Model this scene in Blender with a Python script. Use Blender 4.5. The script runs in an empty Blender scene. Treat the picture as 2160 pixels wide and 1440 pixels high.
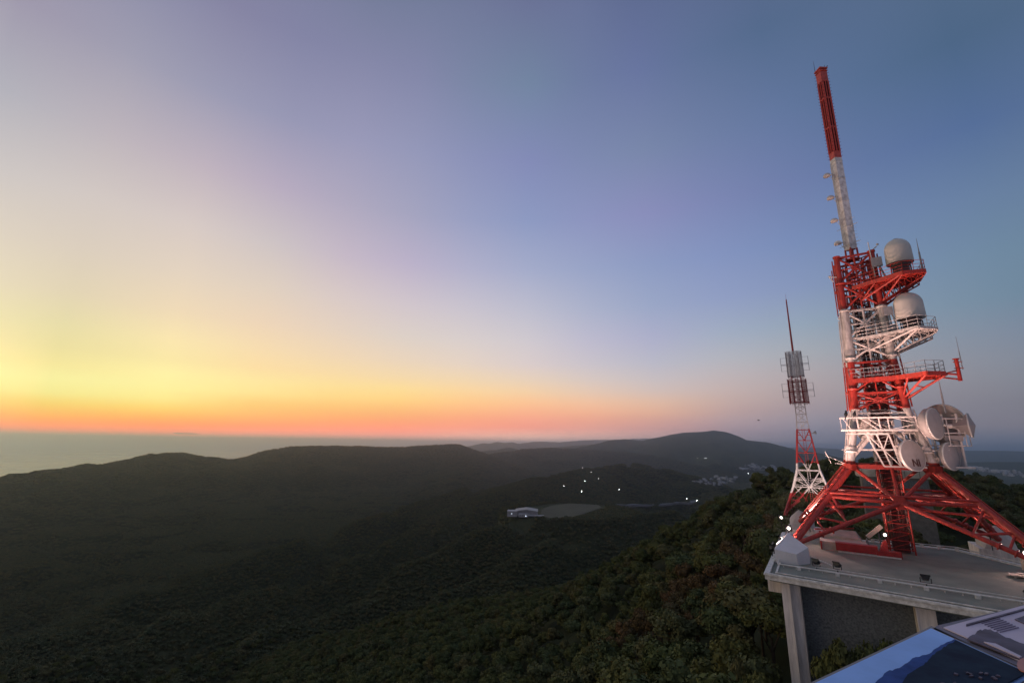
import bpy, bmesh, math, random
import numpy as np
from mathutils import Vector, Matrix
rad=math.radians
random.seed(7); rng=np.random.default_rng(11)
scene=bpy.context.scene
COL=scene.collection
# ------------------------------------------------------------------ camera
F_PX=940.4; PITCH=rad(12.946); ROLL=rad(0.78)
fw=np.array([0,math.cos(PITCH),math.sin(PITCH)]); r0=np.array([1.,0,0]); u0=np.cross(r0,fw)
CR=math.cos(ROLL)*r0+math.sin(ROLL)*u0; CU=-math.sin(ROLL)*r0+math.cos(ROLL)*u0
cam_d=bpy.data.cameras.new('camera'); cam=bpy.data.objects.new('camera',cam_d); COL.objects.link(cam)
M=Matrix(((CR[0],CU[0],-fw[0],0),(CR[1],CU[1],-fw[1],0),(CR[2],CU[2],-fw[2],0),(0,0,0,1)))
cam.matrix_world=M; cam_d.sensor_width=36; cam_d.lens=F_PX/2160*36; cam_d.clip_start=0.05; cam_d.clip_end=250000
scene.camera=cam
scene.view_settings.view_transform='Standard'; scene.view_settings.look='None'
scene.view_settings.exposure=0.0; scene.view_settings.gamma=1
scene.cycles.volume_bounces=1; scene.cycles.max_bounces=5; scene.cycles.diffuse_bounces=2; scene.cycles.glossy_bounces=2
scene.cycles.transparent_max_bounces=6; scene.cycles.sample_clamp_indirect=3
# ------------------------------------------------------------------ sky (after-sunset gradient by direction)
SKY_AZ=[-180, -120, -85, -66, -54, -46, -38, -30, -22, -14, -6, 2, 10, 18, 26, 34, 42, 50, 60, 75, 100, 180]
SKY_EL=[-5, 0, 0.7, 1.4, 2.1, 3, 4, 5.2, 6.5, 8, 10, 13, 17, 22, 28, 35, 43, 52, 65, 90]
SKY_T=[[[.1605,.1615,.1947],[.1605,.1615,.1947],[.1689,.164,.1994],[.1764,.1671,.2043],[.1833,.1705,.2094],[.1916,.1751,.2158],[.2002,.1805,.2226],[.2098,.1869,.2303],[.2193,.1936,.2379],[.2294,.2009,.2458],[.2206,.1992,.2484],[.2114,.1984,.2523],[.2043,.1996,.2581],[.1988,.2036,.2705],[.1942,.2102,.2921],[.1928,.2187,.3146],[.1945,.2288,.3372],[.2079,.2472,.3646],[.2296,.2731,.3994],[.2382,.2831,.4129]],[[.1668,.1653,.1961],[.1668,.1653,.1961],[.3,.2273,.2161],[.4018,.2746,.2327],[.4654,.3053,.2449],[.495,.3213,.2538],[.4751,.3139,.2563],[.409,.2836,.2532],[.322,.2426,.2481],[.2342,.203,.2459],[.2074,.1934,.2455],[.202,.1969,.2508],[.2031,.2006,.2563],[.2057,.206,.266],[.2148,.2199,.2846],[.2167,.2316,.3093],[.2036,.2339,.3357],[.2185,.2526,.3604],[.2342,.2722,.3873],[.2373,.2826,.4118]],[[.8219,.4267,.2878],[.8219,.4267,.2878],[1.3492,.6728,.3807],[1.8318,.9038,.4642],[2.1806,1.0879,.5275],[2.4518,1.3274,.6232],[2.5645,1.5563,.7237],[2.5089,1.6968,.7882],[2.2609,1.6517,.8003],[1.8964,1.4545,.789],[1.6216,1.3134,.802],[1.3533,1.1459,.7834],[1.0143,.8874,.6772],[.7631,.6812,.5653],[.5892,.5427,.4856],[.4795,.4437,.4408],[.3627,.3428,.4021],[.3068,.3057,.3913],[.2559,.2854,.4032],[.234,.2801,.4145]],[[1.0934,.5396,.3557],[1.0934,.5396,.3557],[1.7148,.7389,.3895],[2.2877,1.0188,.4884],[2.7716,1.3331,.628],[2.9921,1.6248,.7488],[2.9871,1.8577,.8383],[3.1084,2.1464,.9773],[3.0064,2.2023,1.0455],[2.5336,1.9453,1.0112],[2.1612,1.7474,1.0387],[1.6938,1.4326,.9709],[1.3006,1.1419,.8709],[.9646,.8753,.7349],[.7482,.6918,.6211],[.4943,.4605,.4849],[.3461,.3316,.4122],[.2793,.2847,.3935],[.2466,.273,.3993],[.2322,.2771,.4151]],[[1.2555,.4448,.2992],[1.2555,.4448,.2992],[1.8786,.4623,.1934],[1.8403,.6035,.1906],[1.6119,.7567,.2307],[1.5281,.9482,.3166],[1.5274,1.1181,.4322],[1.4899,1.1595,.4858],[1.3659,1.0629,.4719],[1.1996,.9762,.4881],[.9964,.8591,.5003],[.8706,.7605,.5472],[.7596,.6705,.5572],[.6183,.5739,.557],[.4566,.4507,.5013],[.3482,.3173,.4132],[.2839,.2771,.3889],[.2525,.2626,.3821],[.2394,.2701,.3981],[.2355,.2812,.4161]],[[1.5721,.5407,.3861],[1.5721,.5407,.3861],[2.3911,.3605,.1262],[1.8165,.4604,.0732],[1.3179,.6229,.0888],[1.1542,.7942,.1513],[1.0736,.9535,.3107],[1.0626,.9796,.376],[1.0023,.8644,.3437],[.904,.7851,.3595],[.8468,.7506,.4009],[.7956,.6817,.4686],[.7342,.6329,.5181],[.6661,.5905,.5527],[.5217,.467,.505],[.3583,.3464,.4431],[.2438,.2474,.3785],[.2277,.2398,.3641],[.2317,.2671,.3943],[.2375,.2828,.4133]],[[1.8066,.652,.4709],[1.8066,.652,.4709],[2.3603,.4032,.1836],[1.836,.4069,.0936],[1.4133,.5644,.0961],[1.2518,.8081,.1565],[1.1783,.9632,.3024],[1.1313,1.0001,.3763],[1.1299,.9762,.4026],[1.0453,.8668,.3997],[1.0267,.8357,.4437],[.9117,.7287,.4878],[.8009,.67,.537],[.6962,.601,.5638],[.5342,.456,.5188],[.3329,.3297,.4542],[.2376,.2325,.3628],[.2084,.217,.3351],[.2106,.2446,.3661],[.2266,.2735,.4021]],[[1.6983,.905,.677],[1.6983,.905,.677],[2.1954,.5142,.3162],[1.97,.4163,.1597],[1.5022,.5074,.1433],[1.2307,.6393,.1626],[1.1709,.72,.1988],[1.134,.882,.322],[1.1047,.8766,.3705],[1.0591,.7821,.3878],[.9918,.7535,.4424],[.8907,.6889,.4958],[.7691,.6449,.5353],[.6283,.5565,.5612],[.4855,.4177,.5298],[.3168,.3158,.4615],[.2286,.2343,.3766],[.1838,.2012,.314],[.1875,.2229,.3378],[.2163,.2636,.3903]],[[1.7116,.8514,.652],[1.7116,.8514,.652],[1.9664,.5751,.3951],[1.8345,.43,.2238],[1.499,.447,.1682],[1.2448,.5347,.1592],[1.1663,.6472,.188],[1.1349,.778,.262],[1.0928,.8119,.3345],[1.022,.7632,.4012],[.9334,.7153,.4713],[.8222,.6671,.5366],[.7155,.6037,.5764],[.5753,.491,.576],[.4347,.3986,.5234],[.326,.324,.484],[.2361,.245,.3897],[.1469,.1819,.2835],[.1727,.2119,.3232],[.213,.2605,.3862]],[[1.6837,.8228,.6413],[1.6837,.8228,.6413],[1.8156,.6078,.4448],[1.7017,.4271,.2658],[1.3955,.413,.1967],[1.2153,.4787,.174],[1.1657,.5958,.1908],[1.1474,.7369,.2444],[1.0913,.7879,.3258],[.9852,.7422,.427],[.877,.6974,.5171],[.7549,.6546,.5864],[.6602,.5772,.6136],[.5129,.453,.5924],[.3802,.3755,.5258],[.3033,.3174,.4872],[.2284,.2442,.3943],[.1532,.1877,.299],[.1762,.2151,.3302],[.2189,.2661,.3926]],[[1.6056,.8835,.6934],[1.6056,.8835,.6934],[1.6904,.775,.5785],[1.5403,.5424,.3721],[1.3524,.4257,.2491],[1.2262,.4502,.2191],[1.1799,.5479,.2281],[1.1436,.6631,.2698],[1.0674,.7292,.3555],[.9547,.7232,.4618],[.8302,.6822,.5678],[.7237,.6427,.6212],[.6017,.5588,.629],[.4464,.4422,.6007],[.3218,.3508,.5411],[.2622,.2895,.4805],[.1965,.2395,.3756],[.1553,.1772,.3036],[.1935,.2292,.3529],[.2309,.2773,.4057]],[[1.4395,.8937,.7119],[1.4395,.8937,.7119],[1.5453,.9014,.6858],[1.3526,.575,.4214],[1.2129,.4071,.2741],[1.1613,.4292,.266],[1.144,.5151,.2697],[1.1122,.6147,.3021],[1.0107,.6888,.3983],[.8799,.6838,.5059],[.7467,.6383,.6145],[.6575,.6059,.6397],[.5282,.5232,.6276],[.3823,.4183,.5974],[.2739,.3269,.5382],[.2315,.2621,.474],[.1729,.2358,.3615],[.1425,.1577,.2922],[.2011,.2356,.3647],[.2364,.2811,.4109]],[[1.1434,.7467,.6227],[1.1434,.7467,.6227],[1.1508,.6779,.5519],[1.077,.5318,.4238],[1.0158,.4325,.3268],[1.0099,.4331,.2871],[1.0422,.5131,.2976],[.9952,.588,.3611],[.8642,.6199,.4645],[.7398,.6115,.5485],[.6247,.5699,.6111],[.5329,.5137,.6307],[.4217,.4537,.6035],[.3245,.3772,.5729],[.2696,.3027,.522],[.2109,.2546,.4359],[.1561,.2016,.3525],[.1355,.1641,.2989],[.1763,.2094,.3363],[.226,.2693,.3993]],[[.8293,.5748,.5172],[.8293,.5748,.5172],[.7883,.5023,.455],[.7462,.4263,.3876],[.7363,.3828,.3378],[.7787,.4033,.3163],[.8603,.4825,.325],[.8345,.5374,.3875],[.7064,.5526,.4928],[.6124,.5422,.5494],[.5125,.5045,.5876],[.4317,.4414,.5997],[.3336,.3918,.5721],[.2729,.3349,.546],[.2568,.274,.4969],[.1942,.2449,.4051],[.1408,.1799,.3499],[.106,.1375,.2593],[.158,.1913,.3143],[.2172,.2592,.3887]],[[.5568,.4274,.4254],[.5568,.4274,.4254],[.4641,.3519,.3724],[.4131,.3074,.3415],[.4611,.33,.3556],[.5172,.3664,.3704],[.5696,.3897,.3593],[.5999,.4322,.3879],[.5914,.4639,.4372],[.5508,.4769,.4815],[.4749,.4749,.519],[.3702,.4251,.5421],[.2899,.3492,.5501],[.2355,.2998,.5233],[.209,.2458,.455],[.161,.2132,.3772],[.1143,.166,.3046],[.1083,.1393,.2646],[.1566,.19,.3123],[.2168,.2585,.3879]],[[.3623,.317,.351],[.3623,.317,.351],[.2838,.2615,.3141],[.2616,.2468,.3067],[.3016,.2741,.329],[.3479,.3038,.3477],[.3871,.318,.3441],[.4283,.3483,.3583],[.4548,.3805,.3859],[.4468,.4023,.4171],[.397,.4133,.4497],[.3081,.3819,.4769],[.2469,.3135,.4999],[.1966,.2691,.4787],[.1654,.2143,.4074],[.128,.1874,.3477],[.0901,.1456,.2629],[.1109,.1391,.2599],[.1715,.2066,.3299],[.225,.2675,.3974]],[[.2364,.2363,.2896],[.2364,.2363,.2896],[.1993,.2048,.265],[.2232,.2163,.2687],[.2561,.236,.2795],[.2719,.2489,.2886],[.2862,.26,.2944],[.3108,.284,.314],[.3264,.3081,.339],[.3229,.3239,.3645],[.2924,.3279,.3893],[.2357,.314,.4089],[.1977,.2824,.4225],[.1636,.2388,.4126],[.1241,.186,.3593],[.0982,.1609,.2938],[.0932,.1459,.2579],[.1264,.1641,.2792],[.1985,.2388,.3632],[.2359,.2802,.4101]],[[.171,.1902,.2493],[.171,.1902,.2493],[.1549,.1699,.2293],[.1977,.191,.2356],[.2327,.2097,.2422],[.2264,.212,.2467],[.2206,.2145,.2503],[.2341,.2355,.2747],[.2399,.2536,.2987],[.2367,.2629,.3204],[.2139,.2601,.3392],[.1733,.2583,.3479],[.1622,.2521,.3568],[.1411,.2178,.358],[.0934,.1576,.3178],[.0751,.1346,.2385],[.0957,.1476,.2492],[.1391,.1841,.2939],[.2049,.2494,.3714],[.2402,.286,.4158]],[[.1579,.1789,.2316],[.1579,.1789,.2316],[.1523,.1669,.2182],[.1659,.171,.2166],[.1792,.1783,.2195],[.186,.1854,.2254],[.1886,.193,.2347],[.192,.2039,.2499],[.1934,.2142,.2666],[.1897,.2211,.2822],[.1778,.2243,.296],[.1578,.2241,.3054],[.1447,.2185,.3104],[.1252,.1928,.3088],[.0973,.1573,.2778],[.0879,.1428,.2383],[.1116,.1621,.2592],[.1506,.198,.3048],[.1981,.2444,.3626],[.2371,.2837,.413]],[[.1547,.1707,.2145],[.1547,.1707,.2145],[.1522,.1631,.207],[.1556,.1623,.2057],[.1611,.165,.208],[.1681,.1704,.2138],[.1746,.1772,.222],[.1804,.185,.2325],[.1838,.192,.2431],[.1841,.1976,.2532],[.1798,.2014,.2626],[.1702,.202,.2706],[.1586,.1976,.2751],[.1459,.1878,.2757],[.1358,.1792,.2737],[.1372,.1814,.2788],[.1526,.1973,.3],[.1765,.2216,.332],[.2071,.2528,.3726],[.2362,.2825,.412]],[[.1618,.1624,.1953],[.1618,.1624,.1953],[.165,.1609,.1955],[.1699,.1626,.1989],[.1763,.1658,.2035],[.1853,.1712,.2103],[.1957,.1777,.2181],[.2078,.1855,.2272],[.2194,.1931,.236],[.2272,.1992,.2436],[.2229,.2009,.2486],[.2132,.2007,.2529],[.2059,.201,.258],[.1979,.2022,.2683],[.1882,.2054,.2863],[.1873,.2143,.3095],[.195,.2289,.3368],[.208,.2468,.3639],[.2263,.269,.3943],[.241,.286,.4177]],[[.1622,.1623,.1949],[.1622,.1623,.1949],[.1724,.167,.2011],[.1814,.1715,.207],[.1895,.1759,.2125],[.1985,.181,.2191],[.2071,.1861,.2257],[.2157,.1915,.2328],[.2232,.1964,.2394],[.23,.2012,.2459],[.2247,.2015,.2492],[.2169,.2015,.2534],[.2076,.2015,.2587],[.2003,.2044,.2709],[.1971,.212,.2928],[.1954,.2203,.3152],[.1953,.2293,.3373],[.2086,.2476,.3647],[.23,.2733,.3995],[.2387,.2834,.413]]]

world=bpy.data.worlds.new('World'); scene.world=world; world.use_nodes=True
nt=world.node_tree; nt.nodes.clear(); N=nt.nodes.new; LK=nt.links.new
out=N('ShaderNodeOutputWorld'); bg=N('ShaderNodeBackground'); LK(bg.outputs[0],out.inputs[0]); bg.inputs[1].default_value=1.0
tc=N('ShaderNodeTexCoord'); sx=N('ShaderNodeSeparateXYZ'); LK(tc.outputs['Generated'],sx.inputs[0])
def wm(op,a,b=None,c=None):
    n=N('ShaderNodeMath'); n.operation=op
    for i,v in enumerate((a,b,c)):
        if v is None: continue
        if hasattr(v,'is_output'): LK(v,n.inputs[i])
        else: n.inputs[i].default_value=v
    return n.outputs[0]
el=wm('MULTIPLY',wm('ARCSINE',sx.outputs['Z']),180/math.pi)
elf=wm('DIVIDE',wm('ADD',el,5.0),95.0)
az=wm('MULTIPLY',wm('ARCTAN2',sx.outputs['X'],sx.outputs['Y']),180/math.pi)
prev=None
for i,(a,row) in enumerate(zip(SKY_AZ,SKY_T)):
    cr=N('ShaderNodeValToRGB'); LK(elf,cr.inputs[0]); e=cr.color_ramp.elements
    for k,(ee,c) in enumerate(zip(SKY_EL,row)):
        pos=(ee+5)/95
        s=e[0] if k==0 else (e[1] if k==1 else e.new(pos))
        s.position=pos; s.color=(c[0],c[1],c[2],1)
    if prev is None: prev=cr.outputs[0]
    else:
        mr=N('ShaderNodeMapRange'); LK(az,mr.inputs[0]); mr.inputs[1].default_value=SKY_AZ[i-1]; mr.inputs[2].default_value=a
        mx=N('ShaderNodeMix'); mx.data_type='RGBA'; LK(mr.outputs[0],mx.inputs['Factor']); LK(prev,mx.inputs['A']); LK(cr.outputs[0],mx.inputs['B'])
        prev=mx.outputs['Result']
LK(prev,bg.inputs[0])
world.cycles.sampling_method='MANUAL'; world.cycles.sample_map_resolution=512

# ------------------------------------------------------------------ helpers
def ray(px,py):
    return fw+CR*(px-1080)/F_PX-CU*(py-720)/F_PX
def ptR(px,py,R):
    d=ray(px,py); return d*(R/math.hypot(d[0],d[1]))
def ptZ(px,py,z):
    d=ray(px,py); return d*(z/d[2])
def tag(o,label=None,cat=None,group=None,kind=None):
    if label: o['label']=label
    if cat: o['category']=cat
    if group: o['group']=group
    if kind: o['kind']=kind
    return o
def empty(name,loc=(0,0,0),rz=0,parent=None):
    o=bpy.data.objects.new(name,None); COL.objects.link(o); o.location=loc; o.rotation_euler=(0,0,rz); o.empty_display_size=.5
    if parent: o.parent=parent
    return o
def frame(d):
    d=Vector(d).normalized(); a=Vector((0,0,1)) if abs(d.z)<.95 else Vector((1,0,0))
    x=d.cross(a).normalized(); y=x.cross(d).normalized(); return x,y,d
class MB:
    def __init__(s): s.v=[]; s.f=[]; s.sm=[]
    def add(s,vs,fs,smooth=False):
        b=len(s.v); s.v+=[tuple(v) for v in vs]; s.f+=[tuple(i+b for i in f) for f in fs]; s.sm+=[smooth]*len(fs); return s
    def tube(s,p,q,r,r2=None,n=8,cap=True):
        if r2 is None: r2=r
        p=Vector(p); q=Vector(q); x,y,d=frame(q-p); vs=[]
        for k,(c,rr) in enumerate(((p,r),(q,r2))):
            for i in range(n):
                a=2*math.pi*(i+.5)/n; vs.append(c+x*math.cos(a)*rr+y*math.sin(a)*rr)
        fs=[(i,(i+1)%n,n+(i+1)%n,n+i) for i in range(n)]
        s.add(vs,fs,n>4)
        if cap: s.add(vs,[tuple(range(n))[::-1],tuple(range(n,2*n))])
        return s
    def path(s,ps,r,n=6):
        for a,b in zip(ps[:-1],ps[1:]): s.tube(a,b,r,n=n)
        return s
    def beam(s,p,q,w,h):
        p=Vector(p); q=Vector(q); x,y,d=frame(q-p); vs=[]
        for c in (p,q):
            for sx_,sy_ in ((-1,-1),(1,-1),(1,1),(-1,1)): vs.append(c+x*sx_*w/2+y*sy_*h/2)
        return s.add(vs,[(0,1,5,4),(1,2,6,5),(2,3,7,6),(3,0,4,7),(3,2,1,0),(4,5,6,7)])
    def box(s,c,d,rz=0,rx=0,ry=0):
        m=Matrix.Rotation(rz,3,'Z')@Matrix.Rotation(ry,3,'Y')@Matrix.Rotation(rx,3,'X'); c=Vector(c)
        vs=[c+m@Vector((i*d[0]/2,j*d[1]/2,k*d[2]/2)) for k in (-1,1) for i,j in ((-1,-1),(1,-1),(1,1),(-1,1))]
        return s.add(vs,[(3,2,1,0),(4,5,6,7),(0,1,5,4),(1,2,6,5),(2,3,7,6),(3,0,4,7)])
    def prism(s,poly,z0,z1):
        n=len(poly); vs=[(x,y,z0) for x,y in poly]+[(x,y,z1) for x,y in poly]
        return s.add(vs,[tuple(range(n))[::-1],tuple(range(n,2*n))]+[(i,(i+1)%n,n+(i+1)%n,n+i) for i in range(n)])
    def lathe(s,c,axis,prof,n=24,cap0=False,cap1=False,smooth=True):
        c=Vector(c); x,y,d=frame(axis); vs=[]
        for t,r in prof:
            for i in range(n):
                a=2*math.pi*i/n; vs.append(c+d*t+x*math.cos(a)*r+y*math.sin(a)*r)
        fs=[(k*n+i,k*n+(i+1)%n,(k+1)*n+(i+1)%n,(k+1)*n+i) for k in range(len(prof)-1) for i in range(n)]
        s.add(vs,fs,smooth)
        m=len(prof)
        if cap0: s.add(vs[:n],[tuple(range(n))[::-1]])
        if cap1: s.add(vs[-n:],[tuple(range(n))])
        return s
    def ball(s,c,r,n=10,sz=1):
        prof=[(-r*sz*math.cos(math.pi*k/6),max(r*math.sin(math.pi*k/6),.001)) for k in range(7)]
        return s.lathe(c,(0,0,1),prof,n)
    def build(s,name,mat,parent=None,loc=None):
        me=bpy.data.meshes.new(name); me.from_pydata(s.v,[],s.f); me.update()
        me.polygons.foreach_set('use_smooth',s.sm)
        me.materials.append(mat)
        o=bpy.data.objects.new(name,me); COL.objects.link(o)
        if parent: o.parent=parent
        if loc is not None: o.location=loc
        return o
def copy_tree(o,parent=None):
    c=o.copy(); COL.objects.link(c); c.parent=parent
    for ch in list(o.children): copy_tree(ch,c)
    return c
# ------------------------------------------------------------------ materials
def mat(name,col,rough=.6,metal=0,noise=.15,scale=3,col2=None,bump=0,bscale=20,coord='Object',spec=.4,stretch=None):
    m=bpy.data.materials.new(name); m.use_nodes=True; t=m.node_tree; b=t.nodes['Principled BSDF']
    b.inputs['Roughness'].default_value=rough; b.inputs['Metallic'].default_value=metal; b.inputs['Specular IOR Level'].default_value=spec
    tcn=t.nodes.new('ShaderNodeTexCoord'); nz=t.nodes.new('ShaderNodeTexNoise'); nz.inputs['Scale'].default_value=scale; nz.inputs['Detail'].default_value=6; nz.inputs['Roughness'].default_value=.65
    if stretch:
        mp=t.nodes.new('ShaderNodeMapping'); mp.inputs['Scale'].default_value=stretch; t.links.new(tcn.outputs[coord],mp.inputs[0]); t.links.new(mp.outputs[0],nz.inputs['Vector'])
    else: t.links.new(tcn.outputs[coord],nz.inputs['Vector'])
    cr=t.nodes.new('ShaderNodeValToRGB'); t.links.new(nz.outputs['Fac'],cr.inputs[0])
    c2=col2 or tuple(max(0,c*(1-2*noise)) for c in col)
    cr.color_ramp.elements[0].position=.32; cr.color_ramp.elements[0].color=(*c2,1)
    cr.color_ramp.elements[1].position=.62; cr.color_ramp.elements[1].color=(*col,1)
    t.links.new(cr.outputs[0],b.inputs['Base Color'])
    if bump:
        n2=t.nodes.new('ShaderNodeTexNoise'); n2.inputs['Scale'].default_value=bscale; n2.inputs['Detail'].default_value=5; t.links.new(tcn.outputs[coord],n2.inputs['Vector'])
        bp=t.nodes.new('ShaderNodeBump'); bp.inputs['Strength'].default_value=bump; bp.inputs['Distance'].default_value=.1
        t.links.new(n2.outputs['Fac'],bp.inputs['Height']); t.links.new(bp.outputs[0],b.inputs['Normal'])
    return m
def emit(name,col,st):
    m=bpy.data.materials.new(name); m.use_nodes=True; t=m.node_tree; b=t.nodes['Principled BSDF']
    b.inputs['Base Color'].default_value=(*col,1); b.inputs['Emission Color'].default_value=(*col,1); b.inputs['Emission Strength'].default_value=st; return m
RED=(.46,.038,.026); WHT=(.62,.58,.56)
def banded(name,stops,rough=.52,dirt=1.25,red=RED,wht=WHT):
    """red and white aviation paint in bands along object z; stops = [(z, 'r'|'w')] from the bottom up"""
    m=bpy.data.materials.new(name); m.use_nodes=True; t=m.node_tree; b=t.nodes['Principled BSDF']; b.inputs['Roughness'].default_value=rough
    tcn=t.nodes.new('ShaderNodeTexCoord'); s=t.nodes.new('ShaderNodeSeparateXYZ'); t.links.new(tcn.outputs['Object'],s.inputs[0])
    z0,z1=stops[0][0],stops[-1][0]+1
    mr=t.nodes.new('ShaderNodeMapRange'); mr.inputs[1].default_value=z0; mr.inputs[2].default_value=z1; t.links.new(s.outputs['Z'],mr.inputs[0])
    cr=t.nodes.new('ShaderNodeValToRGB'); cr.color_ramp.interpolation='CONSTANT'; t.links.new(mr.outputs[0],cr.inputs[0])
    e=cr.color_ramp.elements
    for k,(z,c) in enumerate(stops):
        pos=(z-z0)/(z1-z0); s_=e[0] if k==0 else (e[1] if k==1 else e.new(pos)); s_.position=pos; s_.color=(*(red if c=='r' else wht),1)
    mp=t.nodes.new('ShaderNodeMapping'); mp.inputs['Scale'].default_value=(3,3,.6); t.links.new(tcn.outputs['Object'],mp.inputs[0])
    nz=t.nodes.new('ShaderNodeTexNoise'); nz.inputs['Scale'].default_value=1.6; nz.inputs['Detail'].default_value=8; nz.inputs['Roughness'].default_value=.7; t.links.new(mp.outputs[0],nz.inputs['Vector'])
    r2=t.nodes.new('ShaderNodeMapRange'); r2.inputs[1].default_value=.35; r2.inputs[2].default_value=.7; r2.inputs[3].default_value=1-.45*dirt; r2.inputs[4].default_value=1.08; t.links.new(nz.outputs['Fac'],r2.inputs[0])
    hs=t.nodes.new('ShaderNodeMix'); hs.data_type='RGBA'; hs.blend_type='MULTIPLY'; hs.inputs['Factor'].default_value=1; t.links.new(cr.outputs[0],hs.inputs['A']); t.links.new(r2.outputs[0],hs.inputs['B'])
    t.links.new(hs.outputs['Result'],b.inputs['Base Color']); return m
M_tower=banded('tower_paint',[(-1,'r'),(8.75,'w'),(13.95,'r'),(19.1,'w'),(24.94,'r'),(32.6,'w'),(44.4,'r')])
M_small=banded('small_tower_paint',[(0,'r'),(8.0,'w'),(15.1,'r'),(23.7,'w'),(30.3,'r'),(37.3,'w'),(44.2,'r')],red=(.50,.035,.035),wht=(.84,.78,.77))
M_red=mat('red_paint',RED,.4,scale=2,noise=.2); M_white=mat('white_paint',WHT,.45,scale=2,noise=.12)
M_mastw=mat('weathered_white_steel',(.80,.78,.77),.5,scale=2.2,col2=(.42,.39,.38))
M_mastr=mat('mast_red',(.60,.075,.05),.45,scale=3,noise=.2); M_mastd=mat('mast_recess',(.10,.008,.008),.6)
M_grey=mat('grey_steel',(.25,.26,.28),.5); M_radome=mat('radome_shell',(.56,.54,.50),.6,scale=.8,noise=.03)
M_dark=mat('dark_conduit',(.09,.04,.036),.5,scale=6,noise=.3); M_brown=mat('shaft_sheet',(.14,.05,.045),.6,scale=5,noise=.3)
M_black=mat('black_housing',(.015,.016,.018),.4); M_rail=mat('galvanised_rail',(.62,.62,.60),.5)
M_conc=mat('concrete',(.76,.70,.64),.85,scale=2.2,noise=.2,bump=.3,stretch=(1.6,1.6,.16)); M_concl=mat('pale_concrete',(.46,.42,.38),.8,scale=1.3,noise=.12,bump=.2)
M_roof=mat('roof_membrane',(.215,.24,.20),.8,scale=.35,col2=(.135,.155,.138),bump=.5,bscale=30)
M_coping=mat('coping_metal',(.72,.71,.66),.6,scale=2.5,noise=.24)
M_foot=mat('painted_footing',(.60,.60,.62),.5,scale=1.2,noise=.06)
M_wall=mat('dark_glass_wall',(.15,.17,.175),.7,scale=7,col2=(.05,.06,.065),bump=.4,bscale=6)
M_rust=mat('dull_red_box',(.36,.03,.03),.5,scale=3,noise=.15)
M_lampW=emit('lamp_white',(1,.86,.74),8); M_street=emit('street_lamp_white',(.95,.98,1),45)
M_beige=mat('beige_render',(.40,.37,.30),.8,scale=.8,noise=.12); M_beiged=mat('beige_recess',(.16,.15,.13),.8,scale=1,noise=.2)
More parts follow.
